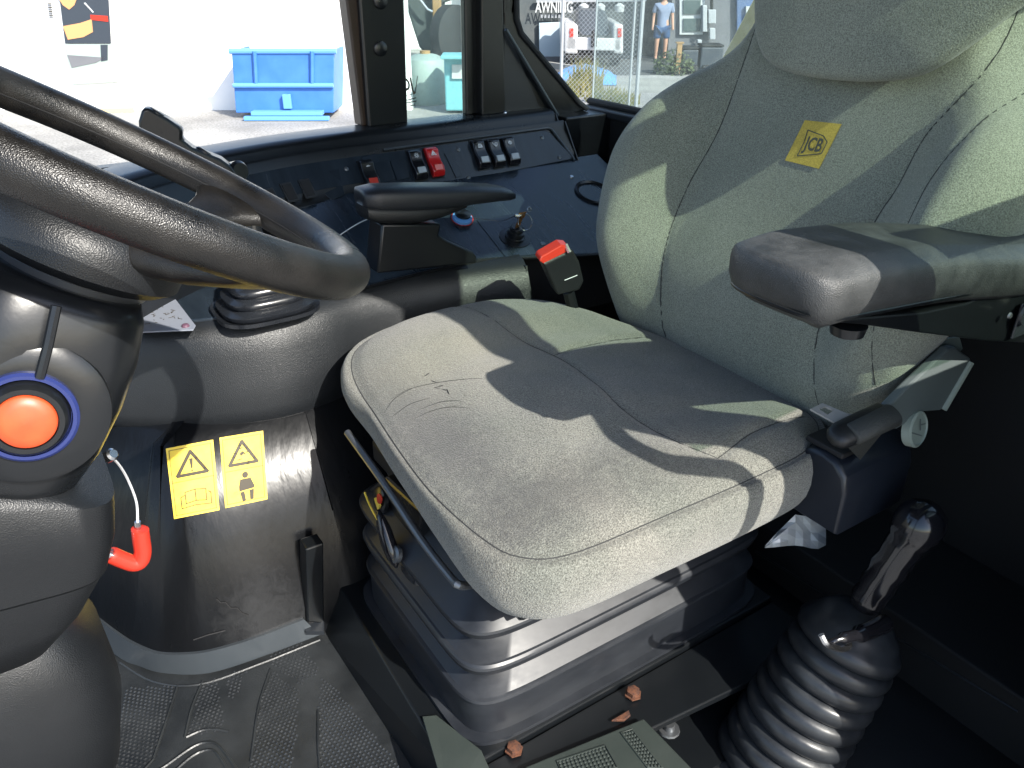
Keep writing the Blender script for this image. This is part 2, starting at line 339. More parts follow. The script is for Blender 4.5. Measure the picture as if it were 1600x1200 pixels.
# blue skip
DS = 14.7; skp = thing('blue_skip', 'blue steel skip with flared sides standing in front of the white wall', 'skip', G(440, 182))
def zc(py, D): return V(800, py, D).z
def SK(px, py, dd=0): return V(px, py, DS)+FH*dd
zt, zb = zc(80, DS), GZ+.10
tl, tr_, bl, br = SK(361, 76), SK(522, 82), SK(369, 178), SK(521, 178)
for p in (bl, br): p.z = zb
for p in (tl, tr_): p.z = zt
dp = 1.15; th = .05
MB().prism([bl, br, tr_, tl], FH*th).build('front_panel', BLUEP, skp, smooth=0, bevel=.01)
MB().prism([bl+FH*dp*.8, br+FH*dp*.8, tr_+FH*dp, tl+FH*dp], FH*th).build('rear_panel', BLUEP, skp, smooth=0)
for a, b in ((bl, tl), (br, tr_)):
    s_ = (br-bl).normalized()*(th if a is bl else -th)
    MB().prism([a+FH*th, a+FH*dp*.8, b+FH*dp, b+FH*th], s_).build('side_panel', BLUEP, skp, smooth=0)
MB().prism([bl+FH*th, br+FH*th, br+FH*dp*.8, bl+FH*dp*.8], (0, 0, .05)).build('floor_plate', BLUEP, skp, smooth=0)
MB().tube([tl+RT*-.04, tr_+RT*.04], .045, 8).build('top_rim', BLUEL, skp)
MB().tube([tl+FH*dp, tr_+FH*dp], .045, 8).build('top_rim', BLUEL, skp)
zr = zc(133, DS)
def lerp(a, b, t): return a+(b-a)*t
fr = (zr-zb)/(zt-zb)
MB().tube([lerp(bl, tl, fr)-FH*.04, lerp(br, tr_, fr)-FH*.04], .04, 8).build('front_rib', BLUEL, skp)
for t in (.23, .79):
    a = lerp(lerp(bl, br, t), lerp(tl, tr_, t), fr); b = lerp(tl, tr_, t)
    MB().tube([a-FH*.03, b-FH*.03], .04, 6).build('front_rib', BLUEP, skp)
MB().obox(lerp(bl, br, .55)+Vector((0, 0, .02))-FH*.12, RT, FH, Vector((0, 0, 1)), .62, .10, .035).build('fork_channel', BLUEL, skp, smooth=0, bevel=.01)
MB().obox(lerp(bl, br, .55)+Vector((0, 0, -.055))-FH*.22, RT, FH, Vector((0, 0, 1)), .74, .05, .035).build('fork_channel', BLUEL, skp, smooth=0, bevel=.01)
MB().obox(lerp(bl, br, .55)+Vector((0, 0, .2))-FH*.06, RT, FH, Vector((0, 0, 1)), .07, .04, .12).build('latch', BLUEL, skp, smooth=0, bevel=.01)
MB().obox(tl+FH*dp+RT*-.12+Vector((0, 0, -.02)), RT, FH, Vector((0, 0, 1)), .06, .06, .10).build('hook', BLUER, skp, smooth=0, bevel=.01)

# things between the two cab pillars: loader, added pale shape, container
DL = 23.0
ld = thing('parked_loader', 'dark loader with a tan leg and big black tyre seen through the tinted pane', 'loader', G(680, 96))
m = MB(); m.prism([V(x, y, DL) for x, y in [(596, -140), (720, -140), (718, -4), (690, 6), (690, 86), (668, 88), (655, 74), (633, 5)]], FH*1.2)
m.build('body', MACH, ld, smooth=0, bevel=.06)
m = MB(); m.prism([V(x, y, DL-.25) for x, y in [(674, -20), (688, -20), (690, 90), (679, 88)]], FH*.3); m.build('leg', TAN, ld, smooth=0, bevel=.03)
tc_ = V(707, 55, DL-.5); rr = .72
m = lathe_(tc_-FH*.0, RT*.75-FH*.55, [(-.22, .3), (-.22, rr*.8), (-.15, rr), (.15, rr), (.22, rr*.8), (.22, .3)], 28); ty = m.build('tyre', TYRE, ld)
for k in range(14):
    pass
lathe_(tc_, RT*.75-FH*.55, [(-.2, .29), (.12, .29), (.12, .2), (.05, .12), (.05, .0)], 20).build('hub', MACH, ld)
m = MB().tube([V(650, -10, DL-.3), V(668, 14, DL-.3), V(676, 18, DL-.3)], .035, 6); m.build('hose', STEEL, ld)
tk = thing('pale_shape', 'pale green rounded shape added for a patch of dirt on the tinted pane', 'tank', G(668, 170))  # solid added where the pane only carries pale dirt
m = MB(); a = V(668, 165, 16.5); th_k = (zc(82, 16.5)-GZ)/1.25; prof = [(h*th_k, r) for h, r in [(0, .40), (.1, .44), (.9, .44), (1.1, .37), (1.2, .22), (1.25, 0)]]
lathe_((a.x, a.y, GZ), (0, 0, 1), prof, 24).build('shape_body', mat('pale_green_shape', (.27, .34, .32), .6), tk)
lathe_((a.x, a.y, GZ+1.2*th_k), (0, 0, 1), [(0, .10), (.07, .10), (.07, 0)], 16).build('cap', TAN, tk)
ct = thing('turquoise_bin', 'square turquoise waste bin with a white label seen through the tinted pane', 'bin', G(710, 168))
m = MB(); a0 = V(696, 165, 15.2); b0 = V(735, 165, 15.2); ztp = zc(90, 15.2)
m.prism([(a0.x, a0.y, GZ+.05), (b0.x, b0.y, GZ+.05), (b0.x, b0.y, ztp), (a0.x, a0.y, ztp)], FH*.7); m.build('bin_body', TEAL, ct, smooth=0, bevel=.03)
slab([(706, 101), (727, 101), (727, 123), (706, 123)], 15.15, .03).build('label_sheet', WINF, ct, smooth=0)
MB().obox(((a0.x+b0.x)/2, (a0.y+b0.y)/2, ztp+.03), RT, FH, Vector((0, 0, 1)), .26, .3, .03).build('lid', TEAL, ct, smooth=0, bevel=.015)

# buildings seen through the quarter window
DB = 25.0
wk = thing('awning_workshop', 'dark workshop with a lettered shopfront behind the chain link gate', 'building', V(930, 92, DB))
wallslab(800, 1012, -260, DB, 4).build('wall', BLDD, wk, smooth=0)
slab([(843, 108), (886, 106), (885, 34), (842, 36)], DB-.15, .1).build('roller_door', VANB, wk, smooth=0, bevel=.02)
slab([(838, 4), (1010, 2), (1010, -3), (838, -1)], DB-.2, .1).build('fascia_strip', GALV, wk, smooth=0)
def text_mesh(txt, size, ext=0.0, font_mirror=False, bold=0.0):
    cu = bpy.data.curves.new('t', 'FONT'); cu.body = txt; cu.size = size; cu.extrude = ext; cu.align_x = 'CENTER'; cu.align_y = 'CENTER'; cu.offset = bold; cu.resolution_u = 3
    o = bpy.data.objects.new('t', cu); sc.collection.objects.link(o); bpy.context.view_layer.update()
    me = bpy.data.meshes.new_from_object(o.evaluated_get(bpy.context.evaluated_depsgraph_get()))
    vs = [v.co.copy() for v in me.vertices]; fs = [tuple(p.vertices) for p in me.polygons]
    bpy.data.objects.remove(o); bpy.data.meshes.remove(me); return vs, fs
def text(name, txt, size, O, U, W, m, parent, ext=.0004, mirror=False, sx=1, bold=0, shear=0):
    vs, fs = text_mesh(txt, size, 0, bold=bold); U = U.normalized(); W = W.normalized(); N = U.cross(W)
    k = -1 if mirror else 1
    v3 = [O+U*((v.x*sx+v.y*shear)*k)+W*v.y+N*.0001 for v in vs]
    return mk(name, v3+[], fs, m, parent, smooth=0)
text('sign_lettering', 'AWNING', .40, V(866, 12, DB-.3), RT, Vector((0, 0, 1)), WINF, wk, sx=.62, bold=.008)
for i in range(7):
    slab([(845+i*5.5, 23), (848+i*5.5, 23), (848+i*5.5, 28), (845+i*5.5, 28)], DB-.2, .04).build('sign_mark', GALV, wk, smooth=0)
for x in (912, 938, 968):
    lathe_(V(x, 12, DB-.5), (0, 0, 1), [(-.12, .02), (-.1, .12), (.05, .14), (.12, .03)], 12).build('wall_lamp', WINF, wk)
gb = thing('grey_house', 'grey rendered building with a white framed window right of the dark doorway', 'building', V(1110, 92, DB-1))
wallslab(1050, 1420, -260, DB-1.2, 4).build('wall', BLDG, gb, smooth=0)
wallslab(1008, 1052, -260, DB-.1, 3.5).build('doorway_shade', DARK, gb, smooth=0)  # solid black slab painted as the shade inside the doorway
slab([(1062, -8), (1102, -6), (1098, 54), (1062, 54)], DB-1.3, .1).build('window_frame', WINF, gb, smooth=0)
for y0, y1 in ((0, 22), (29, 49)):
    slab([(1068, y0), (1095, y0), (1094, y1), (1068, y1)], DB-1.34, .06).build('window_pane', WING, gb, smooth=0)
slab([(1152, -60), (1230, -60), (1230, 75), (1152, 72)], DB-1.35, .2).build('blue_cladding', BLDB, gb, smooth=0)
slab([(1166, 10), (1230, 8), (1230, 70), (1166, 70)], DB-1.45, .1).build('window_frame', WINF, gb, smooth=0)
slab([(1172, 16), (1230, 14), (1230, 64), (1172, 64)], DB-1.5, .06).build('window_pane', WING, gb, smooth=0)
for (x0, y0, x1, y1) in ((1107, 15, 1119, 37), (1109, 44, 1118, 62), (1098, 8, 1105, 50), (1090, 62, 1097, 72)):
    slab([(x0, y0), (x1, y0), (x1, y1), (x0, y1)], DB-1.5, .2).build('meter_box', mat('meter_grey', (.36, .38, .40), .6), gb, smooth=0, bevel=.02)
MB().tube([V(1112, -40, DB-1.5), V(1112, 20, DB-1.4)], .05, 6).build('conduit', DARK, gb)
for i, (x0, x1, y0, lab) in enumerate(((1074, 1100, 78, 'dark grey wheelie bin standing against the grey house wall'), (1104, 1140, 74, 'wider slate wheelie bin at the right end of the house wall'))):
    b_ = thing('wheelie_bin', lab, 'bin', V((x0+x1)/2, 112, 21.0)); a = V(x0, 0, 21); b = V(x1, 0, 21); zz = zc(y0, 21)
    MB().prism([(a.x, a.y, GZ+.08), (b.x, b.y, GZ+.08), (b.x, b.y, zz), (a.x, a.y, zz)], FH*.5).build('bin_body', BANNER, b_, smooth=0, bevel=.03)
    MB().prism([(a.x, a.y, zz+.005), (b.x, b.y, zz+.005), (b.x, b.y, zz+.06), (a.x, a.y, zz+.06)], FH*.55).build('lid', DARK, b_, smooth=0, bevel=.02)
    c_ = (a+b)/2; lathe_((c_.x, c_.y, GZ+.1), RT, [(-.2, .0), (-.2, .1), (.2, .1), (.2, 0)], 12).build('wheel', TYRE, b_)
bx = thing('timber_post', 'short tan post standing left of the wheelie bins', 'post', V(1069, 112, 20.8))
a = V(1065, 0, 20.8); b = V(1073, 0, 20.8); MB().prism([(a.x, a.y, GZ), (b.x, b.y, GZ), (b.x, b.y, GZ+.7), (a.x, a.y, GZ+.7)], FH*.12).build('post_shaft', TAN, bx, smooth=0, bevel=.01)
MB().obox((((a+b)/2).x+FH.x*.06, ((a+b)/2).y+FH.y*.06, GZ+.715), RT, FH, Vector((0, 0, 1)), .09, .08, .015).build('post_cap', TAN, bx, smooth=0)

def leafclump(name, c, r, h, n, m, label, cat, blade=False, group=None):
    mb = MB(); rnd = random.Random(sum(map(ord, name))+int(abs(c.x)*100))
    for i in range(n):
        an = rnd.uniform(0, 6.283); rad = r*math.sqrt(rnd.random()); p = Vector((c.x+rad*math.cos(an), c.y+rad*math.sin(an), GZ))
        if blade:
            hh = h*rnd.uniform(.4, 1); d = Vector((rnd.uniform(-.35, .35), rnd.uniform(-.35, .35), 1)).normalized(); s_ = RT*.015
            mb.add([p-s_, p+s_, p+d*hh], [(0, 1, 2)])
        else:
            p.z += h*rnd.random()*(1-(rad/r)**2*.6); u = Vector((rnd.uniform(-1, 1), rnd.uniform(-1, 1), rnd.uniform(-1, 1))).normalized(); v = u.orthogonal().normalized(); s_ = .05
            mb.add([p-u*s_, p+v*s_*.6, p+u*s_, p-v*s_*.6], [(0, 1, 2, 3)])
    return mb
for i, (x, y, r, h, lab) in enumerate(((915, 140, .35, .75, 'tall green weed clump at the foot of the gate'), (945, 158, .4, .35, 'low yellowing weed clump in front of the gate'), (975, 162, .3, .25, 'small weed tuft beside the gate post'), (890, 150, .3, .45, 'weed clump nearest the dark window frame'))):
    c = G(x, y); t_ = thing('weed_clump', lab, 'weeds', c, group='weeds along the gate'); leafclump('w%d' % i, c, r, h, 260, GRASSM, lab, 'weeds', True).build('leaf_blades', GRASSM, t_, smooth=0, kind='stuff')
c = V(1052, 112, 21); c.z = GZ; t_ = thing('low_bush', 'small dark green bush beside the tan post', 'bush', c)
leafclump('bush', c, .5, .6, 700, BUSHM, '', '').build('foliage', BUSHM, t_, smooth=0, kind='stuff')
MB().tube([(c.x, c.y, GZ), (c.x, c.y, GZ+.4)], [.03, .015], 6).build('stem', TAN, t_)

# pick-up truck seen from behind
DT = 22.0; tr = thing('white_truck', 'white pickup truck seen from behind with red tail lights through the gate', 'truck', V(930, 88, DT))
def TP(px, py, d=0): return V(px, py, DT)+FH*d
MB().prism([TP(884, 58), TP(970, 60), TP(970, 80), TP(884, 78)], FH*.1).build('tailgate', TRUCKW, tr, smooth=0, bevel=.03)
for x0, x1 in ((882, 903), (958, 974)):
    MB().prism([TP(x0, 36), TP(x1, 38), TP(x1, 85), TP(x0, 84)], FH*2.4).build('rear_wing', TRUCKW, tr, smooth=0, bevel=.06)
for x0, x1 in ((890, 896), (965, 971)):
    MB().prism([TP(x0, 44, -.03), TP(x1, 44, -.03), TP(x1, 58, -.03), TP(x0, 58, -.03)], FH*.02).build('tail_light', REDP, tr, smooth=0)
MB().prism([TP(904, 56, .1), TP(957, 57, .1), TP(955, 20, 1.2), TP(908, 20, 1.2)], FH*1.2).build('cab', mat('dark_truck_cab', (.05, .06, .07), .4), tr, smooth=0, bevel=.1)
MB().obox(TP(928, 60, -.06), RT, FH, Vector((0, 0, 1)), .07, .05, .2).build('tow_hitch', DARK, tr, smooth=0, bevel=.02)
MB().prism([TP(884, 86, .0), TP(970, 87, .0), TP(970, 92, 0), TP(884, 92, 0)], FH*2).build('chassis', DARK, tr, smooth=0, bevel=.02)
for x0 in (893, 965):
    p = TP(x0, 88, .7); p.z = GZ+.36; lathe_(p, RT, [(-.12, .0), (-.12, .33), (-.08, .36), (.08, .36), (.12, .33), (.12, 0)], 20).build('wheel', TYRE, tr)
bt = thing('blue_tarpaulin', 'low crumpled blue tarpaulin lying behind the chain link gate', 'tarpaulin', G(915, 120))
m = MB(); R_ = []; rnd = random.Random(3)
for i in range(14):
    t = i/13; row = []
    for j in range(8):
        s_ = j/7; p = G(868+95*t, 131-16*s_+4*t); p.z = GZ+.02+.32*math.sin(math.pi*s_)*(math.sin(math.pi*t)**.5)*rnd.uniform(.7, 1.1); row.append(p)
    R_.append(row)
m.rings(R_, False, False, False); m.build('tarpaulin_sheet', BLUEL, bt)
kb = thing('concrete_kerb', 'long pale concrete kerb running behind the blue tarpaulin', 'kerb', G(900, 110))
p0, p1, p2 = G(835, 103), G(935, 118), G(1040, 128)
MB().rings([[p0, p0+Vector((0, 0, .14)), p0+Vector((.1, .15, .14)), p0+Vector((.1, .15, 0))], [p1, p1+Vector((0, 0, .14)), p1+Vector((.1, .15, .14)), p1+Vector((.1, .15, 0))]]).build('kerb_stone', CONC, kb, smooth=0)

# chain link gate
DG = 14.6; gt = thing('chain_link_gate', 'galvanised chain link gate with tall tube posts beyond the quarter window', 'gate', G(950, 168))
for px_, r in ((880, .028), (933, .016), (993, .02), (1005, .035)):
    a = V(px_, 0, DG); a.z = GZ; b = a.copy(); b.z = 1.6; MB().tube([a, b], r, 8).build('post', GALV, gt)
a = V(880, 0, DG); b = V(1000, 0, DG)
for z in (GZ+.12, GZ+2.25): MB().tube([(a.x, a.y, z), (b.x, b.y, z)], .018, 6).build('rail', GALV, gt)
m = MB(); L_ = (b-a).length; dx = (b-a).normalized(); hh = 2.2; st = .075
for k in range(-int(hh/st), int(L_/st)+1):
    for sg in (1, -1):
        u0 = k*st if sg > 0 else k*st+hh; u1 = u0+sg*hh; z0, z1 = 0, hh
        def cl(u, z): return u, z
        t0, t1 = 0, 1
        du = u1-u0
        lo, hi = sorted(((0-u0)/du, (L_-u0)/du)); t0 = max(0, lo); t1 = min(1, hi)
        if t1 <= t0: continue
        P0 = a+dx*(u0+du*t0); P0.z = GZ+.12+hh*t0; P1 = a+dx*(u0+du*t1); P1.z = GZ+.12+hh*t1
        m.tube([P0, P1], .003, 3, cap=False)
m.build('wire_mesh', GALV, gt, smooth=0, kind='stuff')

# person
pp = V(1031, 92, 23.6); pp.z = GZ
per = thing('person', 'person in a grey blue T-shirt and blue shorts standing in the dark doorway', 'person', pp)
def skinned(name, joints, edges, m, parent, sub=2):
    me = bpy.data.meshes.new(name); me.from_pydata([Vector(j[:3]) for j in joints], edges, [])
    me.materials.append(m); o = bpy.data.objects.new(name, me); sc.collection.objects.link(o); o.parent = parent
    s = o.modifiers.new('skin', 'SKIN'); s.use_smooth_shade = True
    for i, j in enumerate(joints):
        sv = me.skin_vertices[0].data[i]; sv.radius = (j[3], j[4] if len(j) > 4 else j[3]); sv.use_root = (i == 0)
    q = o.modifiers.new('s', 'SUBSURF'); q.levels = sub; q.render_levels = sub
    return o
def PJ(r, f, z, *rad): v = RT*r+FH*f; return (v.x, v.y, z, *rad)
J = [PJ(0, 0, .95, .15, .11), PJ(0, 0, 1.15, .14, .10), PJ(0, 0, 1.38, .17, .10), PJ(0, -.01, 1.5, .06), PJ(0, -.03, 1.56, .055), PJ(0, -.04, 1.64, .085, .10), PJ(0, -.04, 1.74, .07, .085),
     PJ(-.2, 0, 1.4, .055), PJ(-.25, .02, 1.13, .043), PJ(-.27, -.06, .88, .032), PJ(-.27, -.08, .79, .035),
     PJ(.2, 0, 1.4, .055), PJ(.25, .02, 1.13, .043), PJ(.27, -.06, .88, .032), PJ(.27, -.08, .79, .035),
     PJ(-.1, 0, .85, .095), PJ(-.12, -.01, .48, .06), PJ(-.12, .03, .1, .042), PJ(-.13, -.12, .04, .035),
     PJ(.1, 0, .85, .095), PJ(.12, -.01, .48, .06), PJ(.12, .03, .1, .042), PJ(.14, -.12, .04, .035)]
Ed = [(0, 1), (1, 2), (2, 3), (3, 4), (4, 5), (5, 6), (2, 7), (7, 8), (8, 9), (9, 10), (2, 11), (11, 12), (12, 13), (13, 14), (0, 15), (15, 16), (16, 17), (17, 18), (0, 19), (19, 20), (20, 21), (21, 22)]
skinned('body', J, Ed, SKIN, per)
skinned('shirt', [PJ(0, 0, .76, .19, .16), PJ(0, 0, 1.15, .17, .13), PJ(0, 0, 1.40, .20, .13), PJ(0, 0, 1.47, .08), PJ(-.2, 0, 1.40, .08), PJ(-.25, .02, 1.2, .07), PJ(.2, 0, 1.40, .08), PJ(.25, .02, 1.2, .07)],
        [(0, 1), (1, 2), (2, 3), (2, 4), (4, 5), (2, 6), (6, 7)], SHIRT, per)
skinned('shorts', [PJ(0, 0, .92, .17, .14), PJ(-.11, 0, .82, .12), PJ(-.13, 0, .56, .11), PJ(.11, 0, .82, .12), PJ(.13, 0, .56, .11)], [(0, 1), (1, 2), (0, 3), (3, 4)], SHORTS, per)
for sx in (-.13, .14):
    c = pp+RT*sx-FH*.06; MB().obox((c.x, c.y, GZ+.045), RT, FH, Vector((0, 0, 1)), .05, .13, .04).build('shoe', DARK, per, bevel=.02)

# ================================================================== CAB SHELL
cab = thing('machine_cab', 'black steel operator cab with pillars, roof and tinted windows around the seat', 'cab', (.4, .9, -.05))
YW = 1.55
def cabp(name, mb, m=PAINT, **kw): return mb.build(name, m, cab, **kw)
cabp('floor_plate', MB().box((-.52, .47, -.06), (1.249, 1.584, -.012)), smooth=0)
cabp('roof', MB().box((-.7, .13, 1.70), (1.4, 1.75, 1.78)), smooth=0, bevel=.02)
cabp('roof_lining', MB().box((-.66, .20, 1.685), (1.36, 1.66, 1.697)), DARK, smooth=0)
cabp('door_header', MB().box((-.6, .135, 1.50), (1.249, .175, 1.699)), smooth=0)
cabp('rear_bulkhead', MB().box((1.25, .15, -.4), (1.29, 1.6, .683)), DARK, smooth=0)
cabp('rear_header', MB().box((1.25, .15, 1.60), (1.29, 1.6, 1.69)), DARK, smooth=0)
cabp('rear_step', MB().box((1.02, .15, -.06), (1.249, 1.54, .09)), DARK, smooth=0, bevel=.004)
cabp('side_skirt', MB().box((-.5, 1.585, -.5), (1.29, 1.61, .675)), smooth=0)
# near-side rear post (behind the door opening) and its side window: unseen, shaped to cast the shadows on the seat
def leanpost(pts, y0, t, name, m=PAINT): return cabp(name, MB().prism([(x, y0, z) for x, z in pts], (0, t, 0)), m, smooth=0, bevel=.006)
leanpost([(.682, .97), (.672, .861), (.708, .811), (.769, .773), (.793, .739), (.792, -.3), (1.249, -.3), (1.249, .76), (.87, .765), (.80, .83), (.745, .93), (.768, 1.03), (.797, 1.137), (.90, 1.69), (.60, 1.69), (.60, 1.34), (.71, 1.25), (.69, 1.12)], .14, .03, 'rear_door_post')
cabp('side_glass_rail', MB().box((.84, .15, 1.322), (1.199, .17, 1.412)), smooth=0, bevel=.004)
cabp('armrest_shade_bar', MB().box((.79, .15, .925), (1.199, .17, .972)), smooth=0, bevel=.004)  # unseen bar added to shade the rear of the armrest
cabp('side_glass_stay', MB().box((1.09, .172, 1.235), (1.199, .18, 1.68)), smooth=0)
cabp('side_glass', MB().prism([(.71, .172, .77), (1.199, .172, .77), (1.199, .172, 1.69), (.86, .172, 1.69), (.76, .172, 1.137), (.725, .172, 1.0)], (0, .004, 0)), GDOOR, smooth=0)
cabp('rear_corner_post', MB().box((1.20, .171, .60), (1.249, .24, 1.69)), smooth=0)
cabp('rear_glass', MB().prism([(1.27, .2, .683), (1.27, 1.6, .683), (1.27, 1.6, 1.60), (1.27, .2, 1.60)], (.005, 0, 0)), GWIN2, smooth=0)
cabp('grab_handle', MB().tube(crom([(.69, .135, .93), (.656, .125, .86), (.667, .125, .812), (.699, .125, .787), (.738, .125, .761), (.748, .125, .727), (.740, .125, .68), (.740, .125, .62), (.77, .135, .58)], 8), .0135, 10), PADF)  # unseen tube bent to cast the curved shadow on the cushion
# front posts and header
cabp('front_post', MB().box((-.62, .14, -.3), (-.54, .22, 1.69)), smooth=0, bevel=.01)
cabp('front_post', MB().box((-.62, 1.40, -.3), (-.54, 1.48, 1.69)), smooth=0, bevel=.01)
# pillars of the far side
def pillar(name, x0b, x1b, x0t, x1t, yb, m, y=YW, t=.07, zlo=.70, ytp=0, ztop=1.69, **kw):
    pb0, pb1 = A(x0b, yb, y=y), A(x1b, yb, y=y); pt0, pt1 = A(x0t, ytp, y=y), A(x1t, ytp, y=y)
    def ex(p, q, z): return p+(q-p)*((z-p.z)/(q.z-p.z))
    pts = [ex(pb0, pt0, zlo), ex(pb1, pt1, zlo), ex(pb1, pt1, ztop), ex(pb0, pt0, ztop)]
    return cabp(name, MB().prism(pts, (0, t, 0)), m, smooth=0, bevel=.004)
pillar('window_pillar', 577, 638, 562, 632, 200, PAINT)
pillar('pillar_edge', 566, 580, 541, 563, 200, BROWN, y=YW+.015, t=.04)
pillar('window_pillar', 729, 752, 726, 751, 188, PAINT, y=YW+.012, t=.02)
pillar('window_pillar', 753, 791, 752, 787, 188, PAINT, y=YW-.01, t=.07)
for py in (2, 76):
    c = A(594, py, y=YW); cabp('plug', lathe_(c, (0, -1, 0), [(-.002, .014), (.003, .014), (.005, .011), (.005, 0)], 20), PLAS_S)
# opening pane between the pillars (tinted, dusty at the bottom)
pp0 = [A(630, 196, y=YW+.03), A(728, 190, y=YW+.03), A(728, -60, y=YW+.03), A(628, -60, y=YW+.03)]
pp0[2].z = pp0[3].z = 1.68
cabp('tinted_pane', MB().prism(pp0, (0, .004, 0)), GWIN, smooth=0)
c = A(644, 132, y=YW+.028)
cabp('pane_print', MB().prism([A(634, 150, y=YW+.026)+Vector((0, 0, 0)), A(635, 149, y=YW+.026), A(649, 145, y=YW+.026), A(649, 146.5, y=YW+.026)], (0, .0005, 0)), INK, smooth=0)
cabp('pane_print', MB().prism([A(649, 146.5, y=YW+.026), A(648, 146, y=YW+.026), A(652, 119, y=YW+.026), A(653, 119, y=YW+.026)], (0, .0005, 0)), INK, smooth=0)
text('pane_lettering', 'JCB', .034, A(632, 133, y=YW+.026), Vector((1, 0, 0)), Vector((0, 0, 1)), INK, cab, mirror=True, sx=.75, bold=.0008, shear=.15)
for x0, y0, x1, y1 in ((636, 156, 650, 152), (636, 160, 651, 157), (640, 165, 648, 163), (643, 155, 645, 168)):
    cabp('pane_print', MB().prism([A(x0, y0, y=YW+.026), A(x1, y1, y=YW+.026), A(x1, y1+1.5, y=YW+.026), A(x0, y0+1.5, y=YW+.026)], (0, .0005, 0)), INK, smooth=0)
# slanted quarter-window frame
Q = lambda x, y, d=0: A(x, y, y=YW+d)
cabp('corner_panel', MB().prism([Q(788, 190), Q(870, 188), Q(800, 60), Q(788, 38)], (0, .05, 0)), PAINT2, smooth=0)
def ext(p, q, z): return p+(q-p)*((z-p.z)/(q.z-p.z))
sA, sB = Q(872, 182, -.01), Q(790, 46, -.01)
cabp('frame_trim', MB().tube([sA, sB], .0045, 8), RAILM)
cabp('slanted_post', MB().prism([Q(850, 190), Q(918, 172), Q(812, 45), Q(806, 20), Q(806, -60), Q(788, -60), Q(788, 46)], (0, .04, 0)), PAINT, smooth=0, bevel=.004)
cabp('upper_post', MB().prism([ext(Q(788, 0), Q(788, -60), .9), ext(Q(806, 0), Q(806, -60), .9), ext(Q(806, 0), Q(806, -60), 1.69), ext(Q(788, 0), Q(788, -60), 1.69)], (0, .04, 0)), PAINT, smooth=0)
cabp('rubber_seal', MB().tube([Q(917, 170, -.003), Q(905, 160, -.003), Q(815, 52, -.003), Q(808, 30, -.003), Q(806, -60, -.003)], .006, 8), TYRE)
cabp('rear_sill', MB().box((1.235, .17, .672), (1.262, 1.6, .690)), PAINT2, smooth=0, bevel=.004)
cabp('rear_glass_seal', MB().tube([(1.262, 1.6, .697), (1.262, .2, .697)], .008, 8), TYRE)
cabp('corner_box', MB().box((1.12, 1.50, .56), (1.249, 1.584, .684)), PAINT, smooth=0, bevel=.004)
for x, y in ((922, 246), (930, 193)): cabp('bolt', lathe_(A(x, y, x=1.249), (-1, 0, 0), [(0, .009), (.003, .009), (.005, .005), (.005, 0)], 8), PAINT2)
for x, y in ((788, 178), (815, 178)): cabp('bolt', lathe_(Q(x, y, -.01), (0, -1, .3), [(0, .006), (.004, .006), (.006, .003), (.006, 0)], 10), STEEL)
cabp('cream_corner_post', MB().prism([A(x, y, x=1.34) for x, y in [(1216, -30), (1150, 90), (1128, 90), (1192, -30)]], (.05, 0, 0)), CREAM, smooth=0, bevel=.003)
# plinth, flange and step plate
cabp('seat_plinth', MB().hexa([(.272, 1.03, -.011), (.285, .60, -.011), (.9, .60, -.011), (.9, 1.03, -.011), (.315, 1.05, .076), (.30, .602, .076), (.9, .602, .076), (.9, 1.05, .076)]), PAINT, smooth=0, bevel=.003)
cabp('flange_plate', MB().prism([(.30, .598, .055), (.30, .56, .055), (.34, .545, .055), (.9, .49, .055), (.9, .60, .055)], (0, 0, .012)), PAINT, smooth=0, bevel=.002)
for x, y in ((803, 1172), (989, 1085)):
    c = A(x, y, z=.07); hb = cabp('hex_bolt', lathe_(c, (0, 0, 1), [(0, .0125), (.002, .0125), (.002, .0095), (.009, .0095), (.010, .006), (.010, 0)], 6), RUST)
c = A(1045, 1140, z=.03); cabp('dull_bolt', lathe_(c, (0, 0, 1), [(0, .016), (.003, .015), (.003, .008), (.012, .007), (.012, 0)], 12), STEELD)
cabp('rust_scab', MB().prism([A(955, 1128, z=.07), A(982, 1112, z=.07), A(985, 1120, z=.07), A(975, 1128, z=.07)], (0, 0, .004)), RUST, smooth=0, bevel=.001)
cabp('plate_edge', MB().tube([A(985, 1118, z=.062), A(1110, 1040, z=.062), A(1170, 1000, z=.062)], .0025, 6), RUST)
cabp('well_floor', MB().box((.60, .2, -.08), (1.02, .60, -.02)), DARK, smooth=0)
cabp('well_edge', MB().tube([A(1180, 862, z=.09), A(1590, 1112, z=.09)], .002, 6), PAINT)
cabp('corner_bracket', MB().prism([A(478, 858, y=1.0), A(506, 848, y=1.0), A(507, 975, y=1.0), A(480, 972, y=1.0)], (0, .03, 0)), PAINT, smooth=0, bevel=.003)
cabp('bracket_foot', MB().prism([A(478, 992, z=.02), A(507, 992, z=.02), A(507, 976, z=.02), A(478, 978, z=.02)], (0, 0, .008)), PAINT2, smooth=0)

